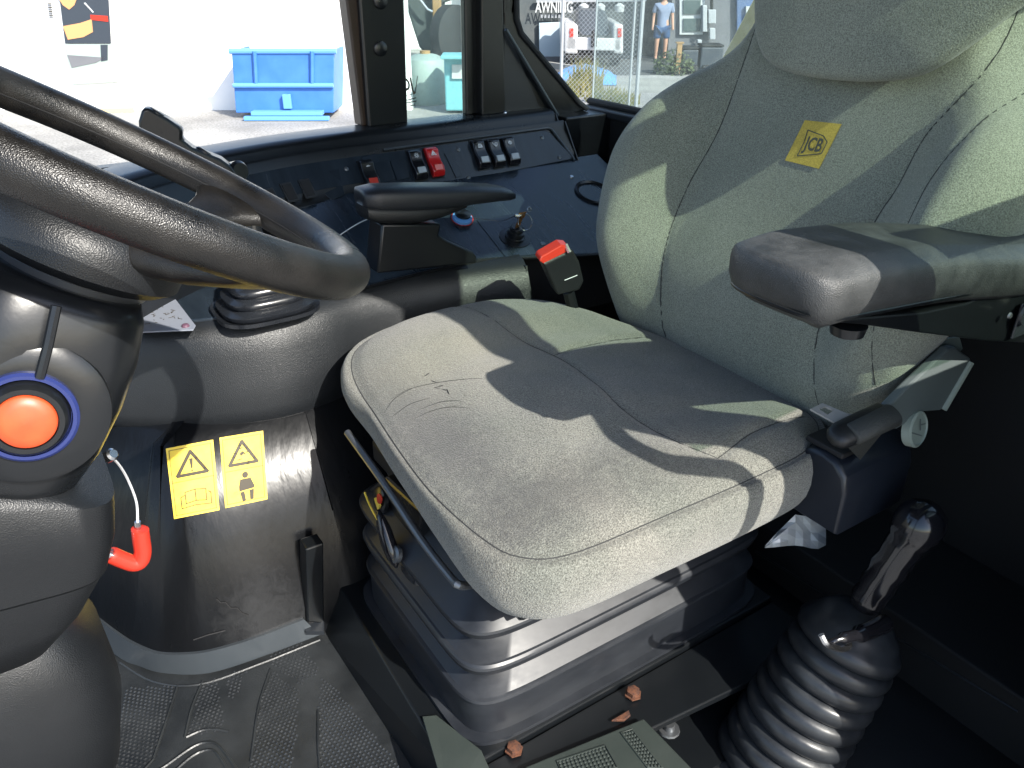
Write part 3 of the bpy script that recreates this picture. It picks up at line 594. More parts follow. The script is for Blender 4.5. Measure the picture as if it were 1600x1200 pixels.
st = thing('step_mat', 'grey green rubber step mat with raised bobbles beside the seat plinth', 'mat', A(960, 1180, z=.06))
so_ = [A(820, 1203, z=.072), A(1005, 1127, z=.072), A(1090, 1215, z=.072), A(1000, 1290, z=.072), A(800, 1290, z=.072)]
MB().prism(so_, (0, 0, .006)).build('mat_sheet', STEP, st, smooth=0, bevel=.002)
for poly in ([(870, 1190), (945, 1165), (965, 1200), (880, 1215)], [(970, 1145), (988, 1140), (1035, 1200), (1012, 1200)]):
    P_ = [A(x, y, z=.0785) for x, y in poly]; MB().tube(P_, .0016, 5, closed=True).build('raised_border', STEP, st)
m = MB()
for (a, b, c_, d, nu, nv) in (((870, 1190), (945, 1165), (965, 1200), (880, 1220), 13, 6), ((970, 1145), (988, 1140), (1035, 1200), (1012, 1200), 4, 11)):
    a, b, c_, d = [A(*q, z=.0785) for q in (a, b, c_, d)]
    for i in range(nu):
        for j in range(nv):
            u, v = (i+.6)/(nu+.2), (j+.6)/(nv+.2); p = lerp(lerp(a, b, u), lerp(d, c_, u), v); m.lathe(p, (0, 0, 1), [(0, .0022), (.0012, .0015), (.0016, .0002)], 6)
m.build('bobbles', STEP, st, kind='stuff')
sf = thing('corner_mat', 'small grey green mat flap tucked against the front corner of the seat plinth', 'mat', A(690, 1170, z=.02))
MB().prism([A(660, 1122, z=.078), A(682, 1120, z=.078), A(752, 1175, z=.078), A(790, 1260, z=.07), A(700, 1260, z=.07)], (0, 0, .004)).build('mat_flap', STEP, sf, smooth=0, bevel=.001)

# ---- floor mat with studded fields
fm = thing('floor_mat', 'black studded rubber floor mat in the footwell in front of the seat', 'mat', (.1, .9, 0))
MB().prism([(-.17, 1.01, -.012), (-.057, .915, -.012), (.02, .84, -.012), (.05, .45, -.012), (.285, .45, -.012), (.285, 1.03, -.012), (.2, 1.06, -.012), (.1, 1.07, -.012), (.02, 1.10, -.012), (-.05, 1.25, -.012), (-.2, 1.25, -.012)], (0, 0, .012)).build('mat_sheet', RUBM, fm, smooth=0, bevel=.002)
def inpoly(p, poly):
    c = False; n = len(poly)
    for i in range(n):
        a, b = poly[i], poly[i-1]
        if (a.y > p.y) != (b.y > p.y) and p.x < (b.x-a.x)*(p.y-a.y)/(b.y-a.y)+a.x: c = not c
    return c
fields = [[(118, 1125), (155, 1132), (187, 1062), (172, 1045)], [(194, 1075), (183, 1150), (185, 1187), (200, 1215), (235, 1190), (276, 1071)], [(317, 1067), (340, 1056), (351, 1142), (291, 1150)],
          [(351, 1056), (389, 1041), (374, 1079), (359, 1097)], [(419, 1045), (467, 1075), (464, 1150), (452, 1215), (388, 1205), (400, 1112)], [(501, 1056), (524, 1075), (640, 1215), (497, 1215), (497, 1112)], [(420, 1010), (470, 1000), (500, 1050), (470, 1070), (425, 1040)]]
for fi, poly in enumerate(fields):
    P_ = [A(x, y, z=0) for x, y in poly]; xs = [p.x for p in P_]; ys = [p.y for p in P_]; m = MB(); an = [.3, .25, .0, .1, -.1, -.25, 0][fi]; ca, sa = math.cos(an), math.sin(an); sp = .0072
    cx, cy = sum(xs)/len(xs), sum(ys)/len(ys); K = 60
    for i in range(-K, K):
        for j in range(-K, K):
            u, v = (i+(j % 2)*.5)*sp, j*sp*.8; p = Vector((cx+u*ca-v*sa, cy+u*sa+v*ca, 0))
            if inpoly(p, P_): r = .0024; m.add([p+Vector((r, 0, 0)), p+Vector((0, r, 0)), p+Vector((-r, 0, 0)), p+Vector((0, -r, 0)), p+Vector((0, 0, .0022))], [(0, 1, 4), (1, 2, 4), (2, 3, 4), (3, 0, 4)])
    m.build('stud_field', STUD, fm, smooth=0, kind='stuff')
for ln in ([(187, 1054), (165, 1090), (147, 1127)], [(278, 1071), (262, 1120), (240, 1185)], [(317, 1064), (300, 1105), (289, 1152)], [(423, 1045), (405, 1100), (396, 1160), (392, 1190)], [(497, 1110), (497, 1160), (500, 1205)],
           [(225, 1215), (254, 1200), (300, 1168), (325, 1160), (345, 1168), (375, 1210)], [(215, 1215), (240, 1186)], [(262, 1215), (300, 1182), (325, 1172), (340, 1178), (362, 1215)], [(291, 1152), (317, 1141), (340, 1140), (357, 1143)], [(188, 1035), (240, 1065), (310, 1070), (400, 1040), (500, 1000)]):
    MB().tube(crom([A(x, y, z=.0005) for x, y in ln], 5), .0022, 6).build('raised_line', RUBM, fm)
for k in range(8):
    t = k/7; a = A(110-36*t, 1125+48*t, z=.001); b = A(184-1*t, 1141+58*t, z=.001)
    MB().obox((a+b)/2, (b-a).normalized(), Vector((0, 0, 1)).cross((b-a).normalized()), Vector((0, 0, 1)), (b-a).length/2, .0035, .003).build('rib', RUBM, fm, smooth=0, bevel=.001)

# ================================================================== CONSOLE ON THE FAR SIDE
con = thing('side_console', 'black moulded side console with switch panel and kick panel beyond the seat', 'console', (.35, 1.2, .3))
def cp(name, mb, m, par=None, **kw): return mb.build(name, m, par or con, **kw)
def pathloft(plan, prof):   # plan: (x,y) points, prof: (inward offset, z); inward = left normal
    P_ = [Vector((p[0], p[1], 0)) for p in plan]; n = len(P_); R_ = []
    for i in range(n):
        t = (P_[min(i+1, n-1)]-P_[max(i-1, 0)]).normalized(); nn = Vector((-t.y, t.x, 0))
        R_.append([P_[i]+nn*o+Vector((0, 0, z)) for o, z in prof])
    return MB().rings(R_, False, False, False)
CPp = crom([V2(p) for p in [(-0.107, 1.5194), (-0.0428, 1.391), (0.0214, 1.3001), (0.0963, 1.2252), (0.1883, 1.1642), (0.2932, 1.1321), (0.3788, 1.1363), (0.4558, 1.1588), (0.535, 1.1663), (0.642, 1.1535), (0.7725, 1.1288)]], 6)
cp('console_side', pathloft(CPp, [(0.1712, 0.5185), (0.0481, 0.5174), (0.0321, 0.5142), (0.0171, 0.5046), (0.0064, 0.4885), (0.0011, 0.465), (-0.008, 0.4222), (-0.0135, 0.3794), (-0.012, 0.358), (-0.006, 0.3485), (0.0321, 0.344)]), PLAS_D, smooth=60)
cp('console_end', MB().prism([(0.7725, 1.131, 0.358), (0.7725, 1.131, 0.465), (0.7725, 1.1449, 0.5078), (0.7725, 1.284, 0.5164), (0.7725, 1.284, 0.358)], (.004, 0, 0)), PLAS_D, smooth=0)
Kp = crom([V2(A(x, y, z=.045)) for x, y in [(60, 900), (120, 945), (190, 995), (215, 1010), (250, 1022), (300, 1022), (340, 1015), (400, 997), (475, 968), (560, 940)]], 5)+[Vector((.8, 1.03, 0))]
cp('kick_panel', pathloft(Kp, [(.22, .40), (.160, .366), (.118, .353), (.058, .2), (.006, .06), (.002, -.01)]), KICK, smooth=60)
Rt = [A(x, y, z=.046) for x, y in [(100, 925), (150, 965), (190, 995), (215, 1010), (250, 1022), (300, 1022), (340, 1015), (400, 997), (475, 968)]]
Rb = [A(x, y, z=.006) for x, y in [(100, 960), (150, 1000), (190, 1030), (215, 1040), (250, 1051), (305, 1054), (350, 1046), (415, 1024), (500, 992)]]
Rt, Rb = crom(Rt, 4), crom(Rb, 4)
cp('sill_rail', MB().rings([[a+Vector((0, .012, -.002)), a, b, b+Vector((0, .05, -.006))] for a, b in zip(Rt, Rb)]), RAILM, smooth=30)
# flaking patch low on the kick panel
kick = [o for o in sc.objects if o.name == 'kick_panel'][0]; bpy.context.view_layer.update()
def onkick(x, y, d=.002):
    r = (FW + RT*((x-800)/F) + UPV*((600-y)/F)).normalized(); w0 = wloc(kick); hit, loc, nn, _i = kick.ray_cast(EYE-w0, r)
    return (loc+w0-r*d) if hit else A(x, y, y=1.08)
pk = [(296, 925), (302, 1003), (345, 996), (378, 982), (390, 975), (385, 955), (400, 925), (398, 905), (372, 915), (345, 900), (320, 925)]
cp('crack', MB().tube([onkick(x, y, .0015) for x, y in [(338, 936), (345, 942), (352, 941), (360, 950), (370, 950), (378, 958), (388, 961)]], .0011, 5), DARK)
cp('crack', MB().tube([onkick(x, y, .0015) for x, y in [(302, 1000), (325, 992), (352, 985)]], .0011, 5), DARK)
# console top deck, label plate and gaiter
cp('deck_plate', MB().prism([V2(p)+Vector((0, 0, .513)) for p in [(-0.107, 1.498), (0, 1.3268), (0.107, 1.2466), (0.2033, 1.1931), (0.2943, 1.1663), (0.3745, 1.1695), (0.4601, 1.1898), (0.4922, 1.391), (0.3531, 1.391), (0.214, 1.498)]], (0, 0, .006)), GLOSSP, smooth=0, bevel=.002)
ZL = .5206
lp = cp('label_plate', MB().prism([A(x, y, z=ZL) for x, y in [(200, 464), (262, 459), (270, 463), (306, 510), (302, 517), (205, 521)]], (0, 0, .002)), GREYL, smooth=0, bevel=.0006)
for x, y, mm in ((228, 469, PINK), (290, 510, PURP)): lathe_(A(x, y, z=ZL+.002), (0, 0, 1), [(0, .006), (.003, .005), (.004, .003), (.004, 0)], 12).build('stud', mm, lp)
rnd = random.Random(5); m = MB()
for i in range(34):
    x, y = rnd.choice([(222, 477), (245, 482), (262, 488), (232, 492), (272, 497), (250, 500), (225, 504)]); x += rnd.uniform(-10, 10); y += rnd.uniform(-4, 4); an = rnd.choice([0, 1.57, .8, 2.3]); l = rnd.uniform(.0015, .004)
    m.obox(A(x, y, z=ZL+.0023), Vector((math.cos(an), math.sin(an), 0)), Vector((-math.sin(an), math.cos(an), 0)), Vector((0, 0, 1)), l, .0004, .0002)
m.build('print_marks', INK, lp, smooth=0, kind='stuff')
gc = A(420, 478, z=.529)
gl_ = thing('console_gaiter', 'black pleated rubber gaiter of a lever on the console under the steering wheel rim', 'gaiter', gc)
R_ = []; rp = []
for k in range(5):
    z0 = .5206+k*.016; s0 = 1-k*.13; rp += [(z0, s0*.93), (z0+.004, s0), (z0+.010, s0), (z0+.014, s0*.88)]
rp = [(.5186, 1.12), (.5246, 1.12)]+rp
for z, s_ in rp: R_.append([Vector((gc.x+a*s_, gc.y+.02+b*s_, z)) for a, b in squircle(.070, .062, 40, 3.2)])
MB().rings(R_).build('bellows', RUB, gl_, smooth=60)
lathe_((gc.x, gc.y+.02, .59), (0, 0, 1), [(0, .025), (.02, .018), (.08, .008), (.12, .008), (.12, 0)], 16).build('lever_shaft', PLAS_S, gl_)

# key panel (gently sloping) and switch panel (steep)
KPn = Vector((0, -.37, .93)).normalized(); KPp = Vector((.7019, 1.1952, .5206))
def K_(px, py, d=0): return A(px, py, P=KPp+KPn*d, n=KPn)
cp('key_panel', MB().prism([(0.428, 1.1824, 0.5158), (0.5564, 1.1909, 0.519), (0.7019, 1.1952, 0.5206), (0.8132, 1.1717, 0.511), (0.9202, 1.1492, 0.5025), (1.1556, 1.1128, 0.4875), (1.1556, 1.4284, 0.6137), (0.428, 1.4284, 0.6137)], KPn*-.006), GLOSSP, smooth=0, bevel=.002)
cp('key_panel_edge', MB().tube(crom([(0.428, 1.1802, 0.5142), (0.5564, 1.1888, 0.5174), (0.7019, 1.192, 0.5174), (0.8132, 1.1695, 0.5089), (0.9202, 1.147, 0.5003), (1.1556, 1.1107, 0.4853)], 5), .003, 6), PLAS_S)
cp('panel_underside', MB().box((0.428, 1.2091, 0.358), (1.177, 1.5943, 0.4971)), DARK, smooth=0)
SPn = Vector((0, -.8, .6)); SPw = Vector((0, .6, .8)); SPp = Vector((.749, 1.4178, .6095)); XX = Vector((1, 0, 0))
Splan = crom([V2(p) for p in [(0.0214, 1.0914), (0.107, 1.1877), (0.1926, 1.268), (0.2782, 1.3268), (0.3638, 1.3728), (0.4601, 1.4017), (0.5564, 1.4145), (0.6634, 1.4178), (0.856, 1.4178), (1.0914, 1.4178)]], 6)
cp('switch_panel_frame', pathloft(Splan, [(0.0107, 0.5185), (0.0021, 0.572), (-0.0043, 0.5998), (0, 0.6062), (0.0064, 0.6095), (0.0107, 0.6239), (0.0471, 0.6678), (0.0514, 0.6822), (0.0556, 0.686), (0.061, 0.6844), (0.0642, 0.6726), (0.0706, 0.6683), (0.0792, 0.6736), (0.0856, 0.6918), (0.0942, 0.6999), (0.107, 0.702), (0.1658, 0.702), (0.1712, 0.679), (0.1712, 0.5185)]), PLAS_S, smooth=50)
cp('frame_end', MB().prism([(1.0914, 1.4124, 0.5185), (1.0914, 1.4156, 0.6095), (1.0914, 1.468, 0.6844), (1.0914, 1.4873, 0.6726), (1.0914, 1.5034, 0.695), (1.0914, 1.5836, 0.7025), (1.0914, 1.5836, 0.5185)], (.003, 0, 0)), PLAS_S, smooth=0)
def S_(px, py, d=0): return A(px, py, P=SPp+SPn*d, n=SPn)
face = [S_(x, y, -.001) for x, y in [(570, 311), (890, 250), (893, 245), (858, 208), (850, 205), (600, 240), (565, 246)]]
cp('switch_fascia', MB().prism(face, SPn*.003), GLOSSP, smooth=0, bevel=.001)
cp('fascia_rim', MB().tube([S_(x, y, .001) for x, y in [(720, 289), (894, 256), (898, 250), (862, 202), (856, 200), (600, 234)]], .0028, 8), RAILM)
for x, y in ((541, 264), (557, 312), (716, 234), (732, 278), (847, 215), (874, 246)):
    sc_ = cp('screw', lathe_(S_(x, y, .002), SPn, [(0, .0045), (.0015, .0042), (.0025, .002), (.0012, .0012), (.0012, 0)], 12), STEELD)
# blank plates
def quadplate(name, pts, d, m, t=.0015, par=None): return cp(name, MB().prism([S_(x, y, d) for x, y in pts], SPn*t), m, par, smooth=0, bevel=.0006)
quadplate('blank_plate', [(502, 270), (530, 264), (538, 306), (517, 313), (508, 305)], .002, GLOSSP, .0022)
quadplate('blank_plate', [(583, 256), (607, 251), (616, 281), (594, 288)], .002, GLOSSP, .0022)
quadplate('blank_plate', [(609, 252), (634, 246), (640, 278), (620, 283)], .002, GLOSSP, .0022)
quadplate('blank_plate', [(694, 240), (705, 238), (722, 275), (712, 278)], .002, GLOSSP, .0018)
t2 = Vector((.09, .035, 0)).normalized(); n2_ = Vector((t2.y*.8, -t2.x*.8, .6)).normalized(); w2_ = n2_.cross(t2)*-1
w2_ = n2_.cross(t2); 
if w2_.z < 0: w2_ = -w2_
sub = [p for p in Splan if .36 < p.x < .66]
cp('bend_fascia', pathloft(sub, [(.0122, .6248), (.0104, .6258), (.0448, .6672), (.0466, .6662)]), GLOSSP, smooth=40)
spf = [o for o in sc.objects if o.name == 'bend_fascia'][0]; bpy.context.view_layer.update()
def onspf(x, y):
    r = (FW + RT*((x-800)/F) + UPV*((600-y)/F)).normalized(); w0 = wloc(spf); hit, loc, nn, _i = spf.ray_cast(EYE-w0, r)
    if not hit: return S_(x, y, .002), SPn
    return loc+w0, (nn if nn.dot(r) < 0 else -nn)
for (x, y, pl, wd) in ((400, 318, 1, .011), (425, 310, 1, .011), (452, 301, 1, .0115), (480, 295, 0, .0115)):
    c, nn = onspf(x, y); uu = Vector((0, 0, 1)).cross(nn).normalized(); uu = uu if uu.x > 0 else -uu; ww = nn.cross(uu); c = c+nn*.0012
    bl_ = cp('switch_blank', MB().obox(c, uu, ww, nn, wd, .019, .0012), RUBM, smooth=0, bevel=.0006)
    MB().obox(c+nn*.0015, uu, ww, nn, wd-.003, .015, .0006).build('inset', DARK, bl_, smooth=0)

def icon(par, c, kind, m=WHITEM, k=1):
    U, W, N = XX, SPw, SPn; mb = MB(); q = lambda u, v: c+U*u*k+W*v*k
    def seg(a, b, w=.0006):
        a = q(*a); b = q(*b); d = (b-a).normalized(); s_ = N.cross(d)*w*k/1; mb.prism([a-s_, a+s_, b+s_, b-s_], N*.0003)
    if kind == 'sun':
        for i in range(8):
            t = i*math.pi/4; seg((.0032*math.cos(t), .0032*math.sin(t)), (.0052*math.cos(t), .0052*math.sin(t)), .0005)
        for i in range(10):
            t = i*math.pi/5; t2_ = t+math.pi/5; seg((.0022*math.cos(t), .0022*math.sin(t)), (.0022*math.cos(t2_), .0022*math.sin(t2_)), .0005)
    if kind == 'tri':
        for a, b in (((-.005, -.004), (.005, -.004)), ((.005, -.004), (0, .005)), ((0, .005), (-.005, -.004)), ((-.0022, -.002), (.0022, -.002)), ((.0022, -.002), (0, .0018)), ((0, .0018), (-.0022, -.002))): seg(a, b, .0007)
    if kind == 'fan':
        for i in range(4): seg((-.004+i*.0025, -.004), (-.003+i*.0022, .002))
        seg((-.005, -.004), (.005, -.004)); seg((-.003, .003), (.004, .003)); seg((.004, .003), (.005, -.004))
    if kind == 'wash':
        seg((-.005, .004), (-.002, -.002)); seg((-.002, -.002), (.004, -.002)); seg((.004, -.002), (.005, .004)); seg((-.001, .001), (.002, .004)); seg((-.0015, -.004), (.003, -.004)); seg((0, -.002), (0, .003))
    if kind == 'wipe':
        for i in range(8):
            t = i*math.pi/4; t2_ = t+math.pi/4; seg((.004*math.cos(t), .0035*math.sin(t)), (.004*math.cos(t2_), .0035*math.sin(t2_)))
        seg((0, -.004), (0, .005)); seg((-.003, .001), (.003, .001))
    if kind == 'beam':
        seg((-.004, 0), (-.001, 0)); seg((.001, 0), (.004, 0)); seg((-.001, -.0015), (-.001, .002)); seg((.001, -.001), (.001, .002))
    mb.build('symbol', m, par, smooth=0)
def rocker(px, py, lab, m=CHROME, ic=None, lens=LENS, flip=False, wd=.0132):
    c = S_(px, py, .002)
    prof = [(a*1.42, b*1.4) for a, b in [(-.021, 0), (-.022, .005), (-.017, .0105), (-.010, .012), (-.001, .0085), (.006, .008), (.016, .0105), (.021, .007), (.023, 0)]]
    o = cp('rocker_switch', MB().prism([c+SPw*a+SPn*b-XX*wd for a, b in prof], XX*2*wd), m, smooth=30, bevel=.0022, seg=3)
    o['label'] = lab
    MB().prism([c+SPw*a+SPn*b-XX*(wd+.0012) for a, b in [(-.033, -.001), (.034, -.001), (.034, .0012), (-.033, .0012)]], XX*(2*wd+.0024)).build('bezel', PLAS_S, o, smooth=0, bevel=.001)
    if lens: MB().obox(c-SPw*.0165+SPn*.0166, XX, (SPw*.98+SPn*.10).normalized(), SPn, wd*.66, .0062, .0012).build('lens', lens, o, smooth=0, bevel=.001)
    if ic: icon(o, c+SPw*.0150+SPn*.0140, ic)
    return o
rocker(576, 276, 'black rocker switch with a red lower patch', PLAS_S, 'beam', REDP)
rocker(651, 259, 'black rocker switch with sun symbol', CHROME, 'sun')
rocker(677, 255, 'red hazard rocker switch with triangle', REDL, 'tri', mat('pink_lens', (.62, .08, .06), .1, coat=.5))
rocker(749, 243, 'black rocker switch with heater symbol', CHROME, 'fan')
rocker(773, 241, 'black rocker switch with washer symbol', CHROME, 'wash')
rocker(796, 238, 'black rocker switch with wiper symbol', CHROME, 'wipe')
cp('screw', lathe_(K_(848, 382, 0), KPn, [(0, .006), (.003, .005), (.003, 0)], 10), STEELD)
cp('screw', lathe_(K_(893, 277, 0), KPn, [(0, .005), (.003, .004), (.003, 0)], 10), STEEL)
cp('screw', lathe_(K_(520, 366, 0), KPn, [(0, .006), (.003, .005), (.003, 0)], 10), STEELD)
spk = cp('round_vent', lathe_(K_(928, 302, .0), KPn, [(-.002, .042), (.004, .042), (.006, .038), (.003, .034), (-.001, .034), (-.001, 0)], 36), PLAS_S)
cp('barrel_plate', MB().prism([K_(x, y, .0) for x, y in [(745, 345), (800, 335), (862, 388), (838, 398), (790, 403)]], KPn*.0015), GLOSSP, smooth=0, bevel=.0005)
ks = cp('key_barrel', lathe_(K_(804, 372, .001), KPn, [(0, .030), (.002, .030), (.003, .019), (.006, .019), (.008, .016), (.016, .0165), (.018, .013), (.024, .0135), (.026, .011), (.026, 0)], 28), PLAS_S)
kc = K_(804, 372, .001)+KPn*.026
ky = thing('ignition_key', 'brass ignition key with a steel split ring in the black key barrel', 'key', kc)
kd = (KPn+Vector((.12, 0, 0))).normalized()
MB().obox(kc+kd*.011, XX, kd.cross(XX).normalized(), kd, .0045, .0014, .012).build('key_blade', KEYM, ky, bevel=.0008)
MB().obox(kc+kd*.026, XX, kd.cross(XX).normalized(), kd, .008, .0014, .0065).build('key_bow', KEYM, ky, bevel=.0012)
rc = kc+kd*.018+Vector((.004, -.010, -.004)); ru = XX; rv = Vector((0, .35, .93)).normalized()
MB().tube([rc+(ru*math.cos(t)+rv*math.sin(t))*.015 for t in [i*2*math.pi/32 for i in range(32)]], .0010, 6, closed=True).build('split_ring', STEEL, ky)
MB().tube([kc+kd*.024+Vector((-.014, 0, .003)), kc+kd*.024+Vector((-.003, -.002, .002))], .0032, 8).build('wire_ferrule', STEEL, ky)
rc2 = kc+kd*.034+Vector((.014, 0, .002)); MB().tube([rc2+(ru*math.cos(t)+rv*math.sin(t))*.004 for t in [i*2*math.pi/16 for i in range(16)]], .0012, 6, closed=True).build('wire_loop', STEEL, ky)
MB().tube(crom([K_(735, 340, .012), K_(760, 343, .020), K_(785, 345, .026), kc+kd*.024+Vector((-.014, 0, .003))], 6), .0008, 5).build('retaining_wire', STEELD, ky)
kn = cp('selector_knob', lathe_(K_(722, 343, .0), KPn, [(0, .020), (.004, .020), (.004, .016), (.014, .015), (.016, .012), (.016, 0)], 24), PLAS_S)
lathe_(K_(722, 343, .0), KPn, [(.001, .0215), (.0045, .0215), (.0045, .018)], 24).build('red_ring', REDP, kn)
lathe_(K_(722, 343, .005), KPn, [(.001, .019), (.006, .019), (.006, .0145)], 24).build('blue_ring', BLUEL, kn)
wr = thing('thin_white_wire', 'thin white wire curving over the dark console beside the wrist rest', 'wire', K_(530, 370))
MB().tube(crom([K_(524, 372, .003), K_(545, 358, .012), K_(562, 348, .02), K_(580, 340, .02)], 6), .0011, 6).build('wire_run', WHITEM, wr)
# wrist rest pod
pod = thing('wrist_rest', 'black padded wrist rest on a flared pedestal standing on the side console', 'armrest', A(670, 415, y=1.18))
yp = 1.145
def pxloft(secs, yc, e):
    R3 = []
    for x, y0, y1, hw in secs:
        a, b = A(x, y0, y=yc-hw), A(x, y1, y=yc-hw); c = (a+b)/2; hz = (a.z-b.z)/2
        R3.append([Vector((c.x, yc+u, c.z+v)) for u, v in squircle(hw, hz, 28, e)])
    return MB().rings(R3)
pxloft([(567, 311, 319, .010), (569, 304, 324, .020), (575, 299, 330, .027), (600, 295, 336, .032), (650, 294, 336, .034), (700, 294, 331, .034), (750, 294, 323, .033), (785, 295, 318, .031), (800, 297, 316, .026), (806, 301, 313, .018)], yp+.03, 3.0).build('pad', PADF, pod, smooth=60)
pxloft([(570, 322, 334, .015), (576, 322, 346, .026), (595, 322, 353, .030), (650, 322, 354, .031), (690, 322, 345, .030), (715, 320, 334, .022), (730, 318, 326, .012)], yp+.03, 2.8).build('pad_shell', PLAS, pod, smooth=60)
pts = [(597, 350), (690, 350), (686, 368), (700, 376), (740, 394), (746, 402), (745, 412), (590, 428)]
MB().prism([A(x, y, y=yp+.012) for x, y in pts], (0, .05, 0)).build('pedestal', PAINT, pod, smooth=50, bevel=.004)
# stalk lever seen above the wheel rim
stl = thing('control_lever', 'black hand lever with two round buttons rising behind the steering wheel rim', 'lever', A(345, 275, y=1.23))
ys = 1.23
pts = [(217, 205), (216, 190), (222, 170), (232, 169), (262, 186), (283, 200), (285, 208), (284, 218), (300, 231), (345, 249), (362, 262), (372, 275), (372, 300), (330, 300), (300, 268), (240, 228)]
MB().prism([A(x, y, y=ys) for x, y in pts], (.008, .026, 0)).build('handle', PLAS_S, stl, smooth=50, bevel=.004, seg=3)
for x, y in ((243, 178), (318, 239)):
    d = (A(285, 200, y=ys)-A(240, 172, y=ys)).normalized(); nrm = Vector((0, -1, 0)).cross(d); nrm = nrm if nrm.z > 0 else -nrm
    lathe_(A(x, y+3, y=ys)+Vector((.003, .013, 0)), nrm, [(0, .012), (.003, .012), (.005, .010), (.005, 0)], 20).build('button', PLAS_S, stl)
MB().tube([A(340, 280, y=ys)+Vector((0, .013, 0)), A(372, 330, y=ys+.01), A(378, 380, y=ys)], [.016, .014, .014], 12).build('lever_stem', PLAS_S, stl)
lathe_(A(368, 268, y=ys+.02), (.3, -1, .2), [(-.015, .014), (.01, .016), (.016, .012), (.016, 0)], 20).build('pivot_cap', PLAS_S, stl)

# warning stickers on the kick panel
def sticker(name, lab, pts, kind):
    pb = lambda u, v: tuple((pts[0][k]*(1-u)+pts[1][k]*u)*(1-v)+(pts[3][k]*(1-u)+pts[2][k]*u)*v for k in (0, 1))
    q = lambda u, v, d=.0022: onkick(*pb(u, v), d)
    TL, TR_, BL, BR = q(0, 0), q(1, 0), q(0, 1), q(1, 1)
    N = (TR_-TL).cross(BL-TL).normalized(); N = N if N.y < 0 else -N
    t_ = thing(name, lab, 'sticker', (TL+BR)/2)
    mb = MB(); K_n = 8
    vs = [q(a/K_n, b/K_n, .0015) for b in range(K_n+1) for a in range(K_n+1)]; fs = [(b*(K_n+1)+a, b*(K_n+1)+a+1, (b+1)*(K_n+1)+a+1, (b+1)*(K_n+1)+a) for b in range(K_n) for a in range(K_n)]
    k_ = len(vs); mb.add(vs+[v-N*.0006 for v in vs], fs+[tuple(z+k_ for z in f)[::-1] for f in fs]); mb.build('sticker_sheet', YEL, t_, smooth=180)
    wU, wV = (TR_-TL).length, (BL-TL).length
    def line(pp_, w, closed=False, name='ink_line'):
        mb = MB(); n_s = 6; src = list(pp_)+([pp_[0]] if closed else []); pp_ = [(a_[0]+(b_[0]-a_[0])*k/n_s, a_[1]+(b_[1]-a_[1])*k/n_s) for a_, b_ in zip(src[:-1], src[1:]) for k in range(n_s)]+[src[-1]]; K = len(pp_)
        for i in range(K-1):
            a, b = q(*pp_[i]), q(*pp_[i+1]); d = (b-a).normalized(); s_ = N.cross(d)*w; mb.prism([a-s_-d*w*.6, a+s_-d*w*.6, b+s_+d*w*.6, b-s_+d*w*.6], N*.0003)
        mb.build(name, INK, t_, smooth=0)
    def poly(pp_, name='ink_shape', m=INK, d=.0022): MB().prism([q(u, v, d) for u, v in pp_], N*.0003).build(name, m, t_, smooth=0)
    line([(.06, .04), (.94, .04), (.94, .96), (.06, .96)], .0004, True, 'border_line')
    line([(.06, .5), (.94, .5)], .0004)
    line([(.18, .42), (.82, .42), (.5, .1)], .0024, True, 'warning_triangle')
    if kind == 0:
        poly([(.46, .2), (.54, .2), (.515, .34), (.485, .34)]); poly([(.485, .36), (.515, .36), (.515, .385), (.485, .385)])
        line([(.2, .72), (.2, .88), (.5, .86), (.85, .88), (.85, .72), (.8, .7)], .0006); line([(.3, .66), (.3, .82), (.52, .8), (.75, .82), (.75, .66), (.52, .64), (.3, .66)], .0006); line([(.52, .64), (.52, .8)], .0006); line([(.2, .72), (.3, .7)], .0006)
    else:
        for a, b in (((.42, .21), (.5, .19)), ((.5, .25), (.56, .29)), ((.58, .27), (.64, .25)), ((.38, .36), (.47, .35))): line([a, b], .0007)
        poly([(.43, .27), (.5, .24), (.53, .28), (.46, .31)])
        cx, cy = .52, .585; poly([(cx+.07*math.cos(i*math.pi/8), cy+.045*math.sin(i*math.pi/8)) for i in range(16)], 'head_shape')
        poly([(.40, .64), (.64, .64), (.72, .76), (.70, .80), (.36, .80), (.36, .74)], 'torso_shape'); poly([(.37, .80), (.47, .80), (.50, .95), (.42, .96)], 'leg_shape'); poly([(.6, .80), (.70, .80), (.68, .95), (.6, .95)], 'leg_shape')
        poly([(.25, .815), (.8, .785), (.8, .80), (.25, .83)], 'belt_shape', YEL, .0030)
sticker('warning_sticker', 'yellow warning sticker with exclamation triangle above an open book', [(259, 701), (333, 687), (343, 797), (272, 811)], 0)
sticker('warning_sticker', 'yellow warning sticker with a seated figure wearing a lap belt', [(343, 684), (411, 673), (418, 780), (352, 794)], 1)

